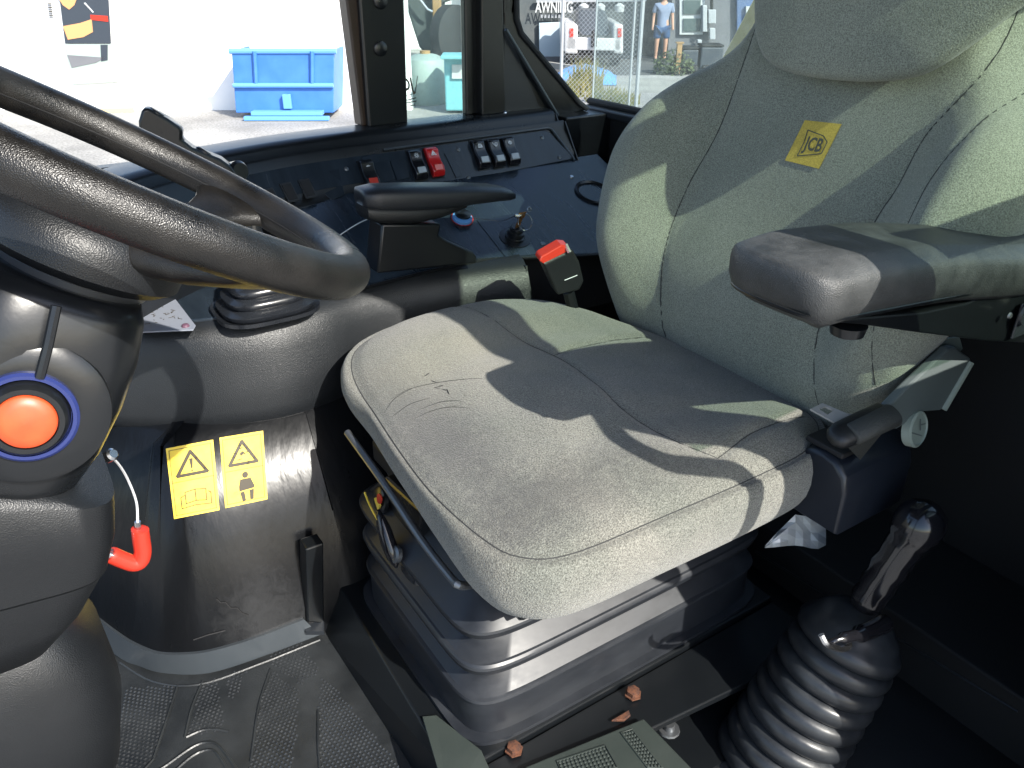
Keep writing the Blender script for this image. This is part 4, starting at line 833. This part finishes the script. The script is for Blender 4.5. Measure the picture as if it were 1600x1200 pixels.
# ================================================================== SEAT
seat = thing('operator_seat', 'grey fabric suspension seat with gold patch on its backrest and high headrest', 'seat', (.6, .78, .08))
def sp(name, mb, m, par=None, **kw): return mb.build(name, m, par or seat, **kw)
def resample(P_, n):
    L_ = [0]
    for i in range(len(P_)): L_.append(L_[-1]+(P_[(i+1) % len(P_)]-P_[i]).length)
    out = []; k = 0
    for i in range(n):
        d = L_[-1]*i/n
        while L_[k+1] < d: k += 1
        t = (d-L_[k])/max(1e-9, L_[k+1]-L_[k]); out.append(lerp(P_[k], P_[(k+1) % len(P_)], t))
    return out
def pillow(outline, fr, top, edge, n=128, nr=40, power=.75, kf=None):
    O = resample(outline, n); c = sum(O, Vector())/n; R_ = []
    for i in range(1, nr+1):
        f = (i/nr)**power; R_.append([fr(*(lerp(c, p, f)).xy, top(*(lerp(c, p, f)).xy, f)) for p in O])
    N2 = []
    for i in range(n):
        t = (O[(i+1) % n]-O[i-1]).normalized(); q = Vector((t.y, -t.x, 0))
        N2.append(q if q.dot(O[i]-c) > 0 else -q)
    for off, dh in edge: R_.append([fr(*(p+q*off*(kf(*p.xy)[0] if kf else 1)).xy, top(*p.xy, 1)+dh*(kf(*p.xy)[1] if kf else 1)) for p, q in zip(O, N2)])
    mb = MB().rings(R_, True, True); return mb, O
def gro(p, lines, w=.006, d=.004):
    r = 0
    for L_ in lines:
        for a, b in zip(L_[:-1], L_[1:]):
            ab = b-a; t = max(0, min(1, (p-a).dot(ab)/ab.length_squared)); dd = (p-(a+ab*t)).length
            if dd < 3*w: r = max(r, math.exp(-(dd/w)**2))
    return r*d
# cushion
co_pts = [V2(p) for p in [(.352, .60), (.370, .552), (.42, .527), (.55, .522), (.70, .520), (.80, .527), (.865, .565), (.885, .65), (.89, .78), (.875, .91), (.835, 1.0), (.77, 1.072), (.68, 1.118), (.58, 1.132), (.49, 1.122), (.42, 1.088), (.382, 1.03), (.367, .92), (.352, .80), (.345, .70)]]
co_out = crom(co_pts, 8, True)
cseams = [[V2(p) for p in crom([V2(q) for q in L_], 6)] for L_ in (
    [(.60, 1.10), (.612, .96), (.632, .86), (.628, .76), (.618, .68), (.628, .60), (.662, .555)],
    [(.632, .86), (.72, .868), (.83, .875)], [(.662, .555), (.74, .568), (.85, .575)])]
def ctop(x, y, f):
    z = .441+.046*(1-f**2.6)
    z += .022*sstep(.90, 1.0, y)*(1-f**6)+.022*sstep(.95, 1.1, y)+.012*sstep(.66, .58, y)*sstep(.45, .6, x)*(1-f**6)
    z -= .012*sstep(.52, .36, x)*(1-f**3)
    z -= .010*sstep(.6, .75, x)*sstep(.9, .82, y)*sstep(.56, .62, y)*(1-f**8)
    z += .0012*math.sin(x*60+y*20)*math.sin(y*47-x*13)*(1-f**4)
    p = Vector((x, y, 0))
    return z-gro(p, cseams)-.003*sstep(.94, 1, f)
mb, O = pillow(co_out, lambda x, y, h: Vector((x, y, h)), ctop, [(.003, -.0022), (.008, .0002), (.0135, -.008), (.0175, -.022), (.0185, -.042), (.015, -.062), (.008, -.078), (-.003, -.087), (-.02, -.09)], 200, 84, kf=lambda x, y: (1-.5*sstep(.45, .37, x)*sstep(.60, .70, y)*sstep(1.02, .92, y), 1-.42*sstep(.50, .37, x)*sstep(.56, .78, y)))
cu = sp('seat_cushion', mb, FABRIC, smooth=180)
MB().tube([p+Vector((0, 0, ctop(p.x, p.y, 1)-.0002)) for p in O], .0008, 6, closed=True).build('piping', THREAD, cu)
def onmesh(o, pts, dirv, r=.001):   # lay points on a built surface by ray casting
    out = []
    w0 = wloc(o)
    for p in pts:
        hit, loc, nn, idx = o.ray_cast(p-dirv*.25-w0, dirv, distance=.5)
        if hit: out.append(loc+w0-dirv*r)
    return out
bpy.context.view_layer.update()
for L_ in cseams:
    pts = onmesh(cu, [p+Vector((0, 0, .47)) for p in L_], Vector((0, 0, -1)), -.0002)
    if len(pts) > 2: MB().tube(pts, .0008, 5).build('seam', THREAD, cu)
# dark tubes drawn as shade in worn creases, and small snags, on the cushion front
def oncu(x, y):
    r = (FW + RT*((x-800)/F) + UPV*((600-y)/F)).normalized(); w0 = wloc(cu); hit, loc, nn, _i = cu.ray_cast(EYE-w0, r)
    return (loc+w0+r*.0001) if hit else None
def skincurve(ln, r, nm, m):
    P_ = [oncu(p.x, p.y) for p in crom([Vector((x, y, 0)) for x, y in ln], 6)]; P_ = [p for p in P_ if p]
    if len(P_) > 2: MB().tube(P_, [r*math.sin(math.pi*(i+.5)/len(P_))+.0001 for i in range(len(P_))], 5).build(nm, m, cu)
for ln in ([(604, 628), (640, 608), (690, 597), (735, 592), (760, 592)], [(612, 652), (640, 632), (672, 622)], [(646, 655), (675, 642), (705, 636), (735, 638)], [(600, 645), (618, 622), (650, 604)], [(655, 640), (690, 628), (720, 626)]):
    skincurve(ln, .0006, 'crease_shade', THREAD)
for x, y, a in ((678, 596, .3), (688, 603, -.2), (700, 612, 1.2), (683, 606, .1), (667, 585, -.6), (695, 609, .2)):
    skincurve([(x-5*math.cos(a), y-5*math.sin(a)), (x, y+.5), (x+5*math.cos(a), y+5*math.sin(a))], .0008, 'snag', DARK)
# backrest
TB = math.radians(20); BU = Vector((math.sin(TB), 0, math.cos(TB))); BN = Vector((-math.cos(TB), 0, math.sin(TB))); BO = Vector((.86, .75, .45))
def bfr(y, u, h): return BO+Vector((0, y-.75, 0))+BU*u+BN*h
def bpx(px, py, h=0): p = A(px, py, P=BO+BN*h, n=BN); return Vector((p.y, (p-BO).dot(BU), 0))
half = [(.15, -.03), (.235, -.015), (.285, .05), (.318, .13), (.334, .21), (.332, .28), (.318, .345), (.288, .405), (.245, .455), (.205, .52), (.195, .62), (.18, .72), (.12, .79)]
nhalf = [(.14, -.03), (.20, -.012), (.235, .05), (.262, .12), (.285, .19), (.300, .27), (.305, .345), (.288, .405), (.25, .455), (.21, .52), (.195, .62), (.18, .72), (.12, .79)]
bo_pts = [V2((.75+a, b)) for a, b in half]+[V2((.75, .80))]+[V2((.75-a, b)) for a, b in nhalf[::-1]]+[V2((.75, -.03))]
bo_out = crom(bo_pts, 6, True)
bseams = [crom([V2(q) for q in L_], 6) for L_ in (
    [(.925, .52), (.916, .424), (.912, .336), (.922, .231), (.912, .126), (.875, .0)],
    [(.56, .56), (.555, .457), (.583, .379), (.589, .313), (.599, .256), (.602, .108), (.565, .0)],
    [(.53, .56), (.512, .479), (.515, .405), (.526, .326), (.521, .276), (.509, .142), (.497, .02)])]
def bh(y, u, f):
    s_ = abs(y-.75); bol = sstep(.15, .26, s_)
    fwd = .078*sstep(.50, .25, u)*(.35+.65*sstep(-.03, .14, u))-.035*sstep(.34, .5, u)
    h = fwd*bol+.018*math.exp(-((u-.12)/.09)**2)*(1-bol)-.012*sstep(.2, .5, u)*(1-bol)
    h -= .045*max(0, (f-.80)/.20)**2.2
    return h-gro(Vector((y, u, 0)), bseams, .005, .0035)
mb, O = pillow(bo_out, bfr, bh, [(.004, -.004), (.010, -.014), (.013, -.030), (.012, -.055), (.006, -.08), (-.01, -.098), (-.03, -.105)], 200, 84)
br_ = sp('backrest', mb, FABRIC_B, smooth=180)
bpy.context.view_layer.update()
for L_ in bseams:
    pts = onmesh(br_, [bfr(p.x, p.y, .05) for p in L_], -BN, -.0002)
    if len(pts) > 2: MB().tube(pts, .0009, 5).build('seam', THREAD, br_)
# gold patch
PC = [bpx(x, y, 0) for x, y in [(1254, 186), (1311, 192), (1278, 263), (1225, 250)]]
bw = wloc(br_)
def onb(y, u, d=.0012):
    hit, loc, nn, idx = br_.ray_cast(bfr(y, u, .2)-bw, -BN); return (loc+bw if hit else bfr(y, u, 0))+BN*d
def bgrid(corn, n, d):
    vs = []; fs = []
    for j in range(n+1):
        for i in range(n+1):
            p = lerp(lerp(corn[0], corn[1], i/n), lerp(corn[3], corn[2], i/n), j/n); vs.append(onb(p.x, p.y, d))
    for j in range(n):
        for i in range(n): a = j*(n+1)+i; fs.append((a, a+1, a+n+2, a+n+1))
    k = len(vs); vs2 = [v-BN*.001 for v in vs]; fs += [tuple(i+k for i in f)[::-1] for f in fs[:n*n]]
    return MB().add(vs+vs2, fs)
pt = bgrid(PC, 6, .0016).build('emblem_patch', LOGO, br_, smooth=180)
fc = lambda u, v: lerp(lerp(PC[0], PC[1], u), lerp(PC[3], PC[2], u), v)
def pline(pp_, w, closed=True):
    mb = MB(); K = len(pp_)
    for i in range(K if closed else K-1):
        a = fc(*pp_[i]); b = fc(*pp_[(i+1) % K]); a = onb(a.x, a.y, .002); b = onb(b.x, b.y, .002); d = (b-a).normalized(); s_ = BN.cross(d)*w; mb.prism([a-s_, a+s_, b+s_, b-s_], BN*.0003)
    return mb
pline([(.22, .22), (.70, .30), (.88, .42), (.88, .68), (.66, .74), (.28, .84), (.28, .5)], .0007).build('emblem_border', LOGOI, pt, smooth=0)
U_ = (onb(*fc(1, .5).xy, 0)-onb(*fc(0, .5).xy, 0)); W_ = (onb(*fc(.5, 0).xy, 0)-onb(*fc(.5, 1).xy, 0)); cc = fc(.57, .53); W_ = W_-U_.normalized()*W_.dot(U_.normalized()); 
o_ = text('emblem_lettering', 'JCB', .026, onb(cc.x, cc.y, .0022), U_, W_, LOGOI, pt, sx=.70, bold=.0006, shear=0)
# headrest
hp = [bpx(x, y, .03) for x, y in [(1196, -60), (1194, 0), (1196, 55), (1206, 86), (1232, 106), (1275, 117), (1350, 123), (1420, 118), (1466, 101), (1520, 65), (1580, 18), (1660, -50)]]+[V2(p) for p in [(.50, .66), (.53, .76), (.60, .80), (.75, .82), (.86, .78), (.885, .70)]]
mb, O = pillow(crom(hp, 6, True), bfr, lambda y, u, f: .066-.014*f**7+.006*math.sin((u-.43)*9)*(1-f*f), [(.003, -.003), (.006, -.010), (.004, -.022), (-.006, -.034), (-.024, -.046), (-.05, -.07)], 160, 30)
hr = sp('headrest', mb, FABRIC_B, smooth=180)
# seat pan, rails and bellows
sp('seat_pan', MB().box((.385, .575, .315), (.86, .99, .352)), PAINT, smooth=0, bevel=.006)
sp('slide_rail', MB().box((.40, .60, .29), (.84, .625, .318)), STEELD, smooth=0, bevel=.002)
sp('slide_rail', MB().box((.40, .95, .29), (.84, .975, .318)), STEELD, smooth=0, bevel=.002)
R_ = []; bcx, bcy, bhx, bhy = .615, .805, .270, .187
prof = [(.076, 1.0, .012), (.082, 1, .012), (.0825, 1, 0), (.138, 1, .0), (.142, 1, .004), (.1455, 1, .003)]
for z in (.1455, .208, .272):
    prof += [(z+.001, 1, .001), (z+.002, 1, -.002), (z+.038, 1, -.040), (z+.041, 1, -.041), (z+.043, 1, -.036), (z+.046, 1, -.003), (z+.0475, 1, .002), (z+.057, 1, .0045), (z+.0605, 1, .0035)] if z < .27 else [(z+.002, 1, -.002), (z+.038, 1, -.040)]
for z, k, o in prof:
    R_.append([Vector((bcx+a, bcy+b, z)) for a, b in squircle(bhx+o, bhy+o, 88, 9)])
sp('suspension_bellows', MB().rings(R_), BELL, smooth=24)
sp('adjuster_bar', MB().tube(crom([A(543, 676, x=.345), A(600, 755, x=.345), A(660, 845, x=.345), A(705, 903, x=.345), A(718, 914, x=.348), A(735, 914, x=.375), A(760, 905, x=.43)], 5), .0055, 10), STEELD)
sp('height_housing', MB().prism([A(568, 770, x=.365), A(600, 745, x=.365), A(660, 800, x=.365), A(648, 870, x=.365), A(600, 850, x=.365)], (.03, 0, 0)), PLAS_S, smooth=0, bevel=.005)
sp('weight_dial', lathe_(A(598, 781, x=.362), (-1, 0, .25), [(0, .020), (.006, .020), (.008, .016), (.008, 0)], 24), PLAS_S)
sp('dial_mark', lathe_(A(594, 779, x=.352), (-1, 0, .25), [(0, .0075), (.002, .0075), (.002, 0)], 14), REDP)
sp('dial_stripe', MB().prism([A(586, 778, x=.352), A(591, 776, x=.352), A(596, 790, x=.352), A(592, 797, x=.352)], (-.002, 0, 0)), YEL, smooth=0)
h0, h1 = A(592, 798, x=.335), A(618, 885, x=.335); ax = (h1-h0)
sp('height_lever', MB().rings([[h0+ax*t+(Vector((1, 0, 0))*a+Vector((0, 1, 0))*b)*s_ for a, b in squircle(.009, .014, 20, 2.2)] for t, s_ in ((0, .25), (.1, .6), (.3, 1), (.6, 1.15), (.85, .9), (1, .3))]), CHROME, smooth=60)
sp('pivot_knob', lathe_(A(622, 866, x=.34), (-1, 0, .4), [(0, .012), (.006, .012), (.008, .008), (.006, .004), (.006, 0)], 16), STEELD)
sp('cable', MB().tube(crom([A(570, 770, x=.34), A(578, 790, x=.335), A(590, 812, x=.33)], 6), .0016, 6), YEL)
for x, y in ((612, 748), (648, 800), (630, 830)): sp('slide_bracket', MB().obox(A(x, y, x=.40), Vector((0, 1, 0)), Vector((0, 0, 1)), XX, .006, .014, .003), STEELD, smooth=0)
sp('ribbed_boot', MB().rings([[A(650, 850, x=.37)+Vector((a*s_, -.0+b*s_+k*.0, -.05+k*.008)) for a, b in squircle(.020, .03, 20, 3)] for k, s_ in ((0, 1), (1, .9), (2, 1), (3, .9), (4, 1), (5, .9), (6, 1))]), RUB)
# near armrest
arm = sp('armrest', MB().prism([A(x, y, y=.398) for x, y in [(1262, 494), (1330, 497), (1440, 488), (1512, 473), (1555, 452), (1660, 440), (1670, 540), (1540, 533), (1440, 521), (1350, 508), (1290, 503)]], (0, .065, 0)), PAINT, smooth=0, bevel=.005)
ao = [V2(p) for p in [(.590, .500), (.577, .490), (.571, .468), (.570, .44), (.571, .412), (.578, .397), (.595, .391), (.66, .389), (.80, .388), (.95, .388), (1.06, .392), (1.085, .42), (1.085, .468), (1.06, .495), (.95, .502), (.80, .504), (.68, .504)]]
def afr(x, y, h): return Vector((x, y, .721-.098*(x-.58)+h))
mb, O = pillow(crom(ao, 8, True), afr, lambda x, y, f: .051-.004*f**12-.006*sstep(.64, .57, x)-.004*sstep(.41, .39, y)-.016*sstep(.72, .98, x), [(.0035, -.0025), (.006, -.008), (.007, -.016), (.0065, -.030), (.002, -.043), (-.008, -.050)], 140, 34)
mb.build('armrest_pad', PADM, arm, smooth=180)
MB().tube([afr(p.x, p.y, .0) for p in O], .0035, 8, closed=True).build('pad_edge', PAINT, arm)
MB().obox(A(1620, 490, y=.392), XX, Vector((0, 0, 1)), Vector((0, 1, 0)), .045, .022, .002).build('hinge_plate', PAINT2, arm, smooth=0, bevel=.002)
lathe_(A(1577, 493, y=.388), (0, -1, 0), [(0, .004), (.002, .003), (.002, 0)], 12).build('screw', STEELD, arm)
lathe_(A(1602, 490, y=.388), (0, -1, 0), [(0, .014), (.003, .013), (.003, .008), (.003, 0)], 20).build('hinge_cap', PAINT2, arm)
lathe_(A(1325, 512, y=.42), (0, 0, -1), [(-.004, .018), (.006, .016), (.008, .012), (.008, 0)], 20).build('angle_knob', PLAS_S, arm)
# recliner lever
yl = .46
rl = sp('recliner_lever', MB().prism([A(x, y, y=yl) for x, y in [(1388, 636), (1420, 604), (1482, 545), (1494, 543), (1517, 560), (1518, 568), (1478, 634), (1470, 642), (1440, 644), (1425, 656), (1400, 672)]], (0, .012, 0)), PLATE, smooth=0, bevel=.003)
rl['label'] = 'dark grey recliner lever plate'
lathe_(A(1430, 670, y=yl-.004), (.1, -1, .25), [(-.006, .024), (.004, .024), (.006, .021), (.004, .020), (.004, 0)], 32).build('round_cap', PLATE2, rl)
for a, b in (((1424, 676), (1440, 681)), ((1438, 655), (1438, 672)), ((1438, 664), (1446, 662))):
    MB().tube([A(*a, y=yl-.0095), A(*b, y=yl-.0095)], .0008, 5).build('cap_mark', PLATE, rl)
MB().tube([A(1517, 566, y=yl-.001), A(1474, 640, y=yl-.001)], .0045, 8).build('lever_edge', PLATE2, rl)
sp('hinge_bracket', MB().prism([A(x, y, y=yl+.02) for x, y in [(1455, 560), (1468, 530), (1500, 527), (1505, 545), (1456, 588)]], (0, .004, 0)), PLATE2, smooth=0, bevel=.001)
# ================================================================== BELT
bk = thing('belt_buckle', 'black seat belt buckle with a red press button between seat and console', 'belt buckle', A(880, 425, y=1.0))
MB().prism([A(x, y, y=.985) for x, y in [(849, 412), (895, 390), (906, 410), (913, 440), (906, 454), (872, 462)]], (.004, .026, .006)).build('buckle_body', PLAS, bk, smooth=0, bevel=.004, seg=3)
MB().prism([A(x, y, y=.987) for x, y in [(843, 408), (846, 401), (877, 383), (888, 384), (891, 392), (850, 413)]], (.004, .020, .004)).build('release_button', REDP, bk, smooth=0, bevel=.002)
MB().tube([A(890, 395, y=.98), A(884, 382, y=.99)], .0035, 6).build('metal_lip', STEEL, bk)
MB().tube([A(882, 438, y=.983), A(902, 430, y=.983)], .0007, 5).build('scratch_line', WHITEM, bk)
MB().tube([A(888, 455, y=1.0), A(905, 520, y=1.0)], .010, 8).build('buckle_stalk', PLAS_S, bk)
rlh = thing('belt_reel', 'black seat belt retractor housing hanging at the near rear corner of the cushion', 'belt reel', (.85, .5, .35))
pr_ = [(.545, .345), (.545, .41), (.538, .43), (.522, .445), (.50, .450), (.48, .446), (.464, .432), (.457, .41), (.457, .345)]
def rx(x, o=0): return [Vector((x, .505+(y-.505)*(1-o), .37+(z-.37)*(1-o))) for y, z in pr_]
# housing: extruded rounded profile whose long axis runs backwards
MB().rings([rx(.792, .06), rx(.797), rx(.925), rx(.935, .06)]).build('reel_housing', REEL, rlh, smooth=40, bevel=.002)
MB().obox((.83, .505, .452), XX, Vector((0, 1, 0)), Vector((0, 0, 1)), .03, .028, .004).build('belt_slot', DARK, rlh, smooth=0, bevel=.002)
tg = thing('belt_tongue', 'steel belt tongue with a square hole in a black webbing sleeve on the reel', 'belt tongue', A(1330, 660, y=.5))
def T_(px, py): return A(px, py, P=Vector((.78, .475, .500)), n=Vector((-.25, -.35, 1)).normalized())
tn = Vector((-.25, -.35, 1)).normalized()
oo = [T_(x, y) for x, y in [(1265, 641), (1284, 632), (1322, 648), (1303, 662)]]; ii = [T_(x, y) for x, y in [(1278, 641), (1288, 637), (1302, 643), (1292, 650)]]
m = MB()
for i in range(4): m.prism([oo[i], oo[(i+1) % 4], ii[(i+1) % 4], ii[i]], tn*.003)
m.prism([T_(x, y) for x, y in [(1303, 662), (1322, 648), (1352, 652), (1318, 680)]], tn*.003)
m.build('tongue_plate', mat('brushed_tongue_steel', (.34, .35, .36), .35, .4), tg, smooth=0)
s0, s1 = T_(1313, 682)+tn*.002, T_(1380, 650)+tn*.002
dd = (s1-s0).normalized(); cr = tn.cross(dd)
MB().rings([[s0+(s1-s0)*t+cr*a*k+tn*b*k for a, b in squircle(.017, .011, 24, 2.6)] for t, k in ((-.22, .45), (-.12, .85), (0, 1), (.5, 1.03), (1.0, 1), (1.05, .8))]).build('tongue_sleeve', PLAS, tg, smooth=60)
MB().rings([[s0+(s1-s0)*t+cr*(a-.006)*k+tn*(b+.004)*k for a, b in squircle(.014, .010, 24, 2.2)] for t, k in ((.12, .9), (.15, 1.05), (1.08, 1.1), (1.12, 1.0))]).build('webbing_loop', WEB, tg, smooth=60)
MB().prism([s0-cr*.012-tn*.006, s1-cr*.012-tn*.006, (.86, .49, .445), (.82, .465, .448)], tn*.002).build('webbing', WEB, tg, smooth=0)
# torn plastic film
pf = thing('plastic_scrap', 'torn piece of clear plastic film hanging under the near corner of the cushion', 'plastic', A(1260, 825, y=.52))
m = MB(); rnd = random.Random(8); rows = []
for i in range(9):
    t = i/8; x0 = 1195+t*95; top_ = 852-48*min(1, t*2)+12*max(0, t-.5); bot = 856-10*t+18*max(0, t-.4)*rnd.uniform(.4, 1.3)
    rows.append([A(x0, top_+(bot-top_)*s_/4, y=.53+rnd.uniform(-.006, .006)) for s_ in range(5)])
m.rings(rows, False, False, False); pfm = m.build('film_sheet', WHITEBAG, pf, smooth=0); so2 = pfm.modifiers.new('t', 'SOLIDIFY'); so2.thickness = .0006

# ================================================================== REAR LEVER WITH GAITER
g0, g1 = Vector((.725, .445, -.07)), Vector((.822, .425, .165)); gax = (g1-g0).normalized(); gl = (g1-g0).length
lv = thing('gaiter_lever', 'black lever with ball topped grip rising from a ribbed rubber gaiter at lower right', 'lever', g0)
prof = []
n_ = 9
for k in range(n_):
    s0_ = gl*k/n_; r = .086-.014*k/n_
    for q in range(8):
        t = q/8; prof.append((s0_+gl/n_*t, r-.0085*(1-math.sin(math.pi*t)**.55)))
prof += [(gl, .063), (gl+.004, .070), (gl+.014, .072), (gl+.024, .068), (gl+.027, .063), (gl+.040, .057), (gl+.053, .043), (gl+.062, .026), (gl+.064, .014), (gl+.068, .012), (gl+.068, 0)]
lathe_(g0, gax, [(0, 0)]+prof, 40).build('rubber_gaiter', GAIT, lv, smooth=60)
k0 = A(1334, 968, y=.425); k1 = A(1440, 814, y=.40); kax = (k1-k0).normalized(); kl = (k1-k0).length
prof = [(0, .011), (.02, .011), (.026, .019), (.04, .023), (.052, .021), (.066, .024), (.08, .0215), (.094, .025), (.108, .0225), (kl-.042, .025), (kl-.032, .0245), (kl-.024, .029), (kl-.008, .032), (kl+.006, .0305), (kl+.018, .024), (kl+.026, .012), (kl+.028, 0)]
lathe_(k0, kax, prof, 28).build('grip', CHROME, lv, smooth=60)
MB().tube(crom([A(1296, 1004, y=.385), A(1312, 998, y=.38), A(1338, 992, y=.378), A(1362, 984, y=.378), A(1385, 972, y=.38)], 5), [.004]*6+[.007]*5+[.011]*6+[.012]*3+[.007], 14).build('lock_catch', CHROME, lv)
MB().tube(crom([A(1283, 992, y=.385), A(1292, 1006, y=.378), A(1312, 1014, y=.375), A(1326, 1010, y=.377), A(1322, 998, y=.385)], 5), .0042, 8).build('steel_loop', STEEL, lv)
lathe_(k0+kax*.006, kax, [(0, .010), (.002, .0155), (.007, .0155), (.009, .010)], 24).build('steel_collar', STEEL, lv)
MB().tube([k0+Vector((-.028, .0, -.003))+Vector((math.cos(t)*.014, math.sin(t)*.010, 0)) for t in [i*2*math.pi/20 for i in range(20)]], .003, 8, closed=True).build('gaiter_lip', RUB, lv)

# ================================================================== STEERING
WC = Vector((.08504622, .69151365, .86049955)); th_, ph_ = -.55436952, 3.10513477
WN = Vector((math.sin(th_)*math.cos(ph_), math.sin(th_)*math.sin(ph_), math.cos(th_))); WR = .193
wa = WN.cross(Vector((0, 1, 0))).normalized()*1; wb = WN.cross(wa)
if wa.x < 0: wa = -wa
wb = WN.cross(wa)
if wb.y < 0: wb = -wb
sw = thing('steering_wheel', 'large worn black steering wheel at the left edge tilted towards the seat', 'steering wheel', WC)
def wp(t, r, d=0): return WC+(wa*math.cos(t)+wb*math.sin(t))*r+WN*d
R_ = []
for i in range(128):
    t = i*2*math.pi/128; ring = []
    for j in range(24):
        f = j*2*math.pi/24; rr = .0172*(1-.0); wob = .0007*math.sin(9*t)*math.sin(f) if 1 else 0
        ring.append(wp(t, WR+(rr+wob)*math.cos(f), (rr*1.02)*math.sin(f)))
    R_.append(ring)
R_.append(R_[0]); mb = MB(); mb.rings(R_, False, False)
rim = mb.build('rim', WHEELM, sw, smooth=180)
MB().tube([wp(i*2*math.pi/96, WR-.0168, -.0035) for i in range(96)], .0007, 5, closed=True).build('mould_line', DARK, sw)
hubc = WC-WN*.055
def spoke(t):
    secs = []
    rd = (wa*math.cos(t)+wb*math.sin(t)); tn_ = (-wa*math.sin(t)+wb*math.cos(t))
    for r, d, hw, ht in ((.02, -.055, .034, .016), (.06, -.052, .030, .015), (.10, -.042, .024, .013), (.14, -.028, .020, .010), (.160, -.018, .027, .010), (.178, -.009, .040, .010), (.193, -.004, .058, .009)):
        secs.append([WC+rd*r+WN*(d+b)+tn_*a for a, b in squircle(hw, ht, 24, 2.8)])
    MB().rings(secs).build('spoke', WHEELM, sw, smooth=60)
for t in (math.radians(42), math.radians(-55), math.radians(176)): spoke(t)
lathe_(WC-WN*.085, WN, [(0, .03), (.0, .066), (.008, .076), (.026, .077), (.040, .070), (.050, .052), (.053, 0)], 40).build('hub', PLAS, sw, smooth=40)
lathe_(WC-WN*.036, WN, [(0, .036), (.003, .036), (.006, .030), (.007, 0)], 32).build('hub_cap', PLAS_S, sw)

cl_ = thing('steering_column', 'fat black steering column with an orange push button under the wheel', 'steering column', (-.12, .75, .0))
def cpart(name, mb, m, par=None, **kw): return mb.build(name, m, par or cl_, **kw)
A1 = Vector((WN.z, 0, -WN.x)); A2 = Vector((0, 1, 0))
def colloft(sp_, e=2.6, ax=None):
    R2 = []
    for c, hu, hv, tilt in sp_:
        u = lerp(A1, Vector((1, 0, 0)), tilt).normalized()
        R2.append([Vector(c)+u*a+A2*b for a, b in squircle(hu, hv, 48, e)])
    return MB().rings(R2)
S = lambda s: WC-WN*s; CO = Vector((-.012, -.012, 0))
cpart('collar', lathe_(S(.082), -WN, [(0, .054), (.006, .058), (.012, .056)], 40), STEELD)
sh = cpart('shroud', colloft([(S(.088)+CO, .058, .060, 0), (S(.10)+CO, .064, .068, 0), (S(.13)+CO, .070, .074, 0), (S(.17)+CO, .072, .077, 0), (S(.21)+CO, .070, .076, 0), (S(.24)+CO, .064, .072, 0), (S(.262)+CO, .054, .062, 0), (S(.27)+CO, .042, .05, 0)], 3.0), PLAS_S, smooth=60)
bpos = A(42, 650, y=.602); bn = Vector((-.10, -1, .12)).normalized()
cpart('seam_strip', MB().tube([A(88, 478, y=.606), A(75, 540, y=.600), A(62, 590, y=.599)], .0035, 8), PLAS_S, sh)
lathe_(bpos-bn*.012, bn, [(0, .055), (.006, .0545), (.010, .048), (.011, .035)], 48).build('boss', PLAS_S, sh, smooth=40)
bo_ = lathe_(bpos, bn, [(-.006, .0335), (.004, .0335), (.006, .0315), (.006, .029), (.001, .028), (.001, 0)], 48).build('blue_ring', BLUER, sh, smooth=40)
lathe_(bpos, bn, [(0, .028), (.010, .0265), (.013, .024), (.013, .0205), (.008, .020)], 48).build('black_bezel', PLAS_S, sh, smooth=40)
lathe_(bpos, bn, [(.004, .0198), (.013, .0195), (.0145, .0185), (.0165, .012), (.0172, 0)], 48).build('push_button', ORANGE, sh, smooth=40)
cpart('clear_tab', MB().obox(A(190, 490, y=.66), RT, Vector((0, 0, 1)), FH, .012, .006, .01), LENS, sh, smooth=0, bevel=.001)
cpart('lower_cover', colloft([((-.065, .695, .650), .075, .075, .2), ((-.062, .695, .635), .088, .083, .4), ((-.070, .70, .585), .086, .083, .6), ((-.078, .705, .540), .080, .080, .8)], 5.5), PLAS, smooth=60)
cpart('lower_cover', colloft([((-.079, .705, .537), .078, .078, .8), ((-.095, .71, .49), .068, .072, 1), ((-.115, .715, .455), .055, .062, 1), ((-.12, .715, .45), .045, .05, 1)], 5.5), PLAS, smooth=60)
cpart('column_tube', MB().tube([(-.12, .72, .5), (-.16, .78, .25)], .03, 16), STEELD)
cpart('floor_boot', colloft([((-.125, .76, .44), .055, .055, 1), ((-.12, .765, .425), .075, .07, 1), ((-.115, .77, .38), .092, .085, 1), ((-.12, .78, .30), .100, .095, 1), ((-.14, .80, .20), .10, .10, 1), ((-.18, .83, .10), .10, .11, 1), ((-.22, .85, -.01), .12, .13, 1)], 2.8), PLAS, smooth=60)
# locking pin
yq = .80
pin = thing('locking_pin', 'red handled steel locking pin hanging on a thin wire beside the column', 'locking pin', A(200, 870, y=yq))
MB().tube([A(140, 855, y=yq), A(182, 870, y=yq)], .0065, 12).build('pin_shaft', STEEL, pin)
pth = crom([A(172, 866, y=yq), A(190, 874, y=yq), A(208, 880, y=yq), A(219, 876, y=yq), A(223, 862, y=yq), A(221, 845, y=yq), A(219, 830, y=yq), A(219, 826, y=yq)], 5)
MB().tube(pth, [.0085]+[.0092]*(len(pth)-3)+[.0085, .005], 16).build('red_grip', REDP, pin, smooth=60)
MB().tube([A(216, 827, y=yq), A(215, 815, y=yq)], .0032, 8).build('ferrule', STEEL, pin)
MB().tube(crom([A(215, 818, y=yq), A(213, 785, y=yq), A(200, 750, y=yq-.02), A(185, 725, y=yq-.05), A(170, 712, y=yq-.08)], 8), .0013, 6).build('lanyard_wire', WHITEM, pin)
lathe_(A(172, 712, y=yq-.08), (.5, -.6, .5), [(-.004, .006), (.004, .006), (.006, .004), (.006, 0)], 12).build('wire_anchor', STEEL, pin)
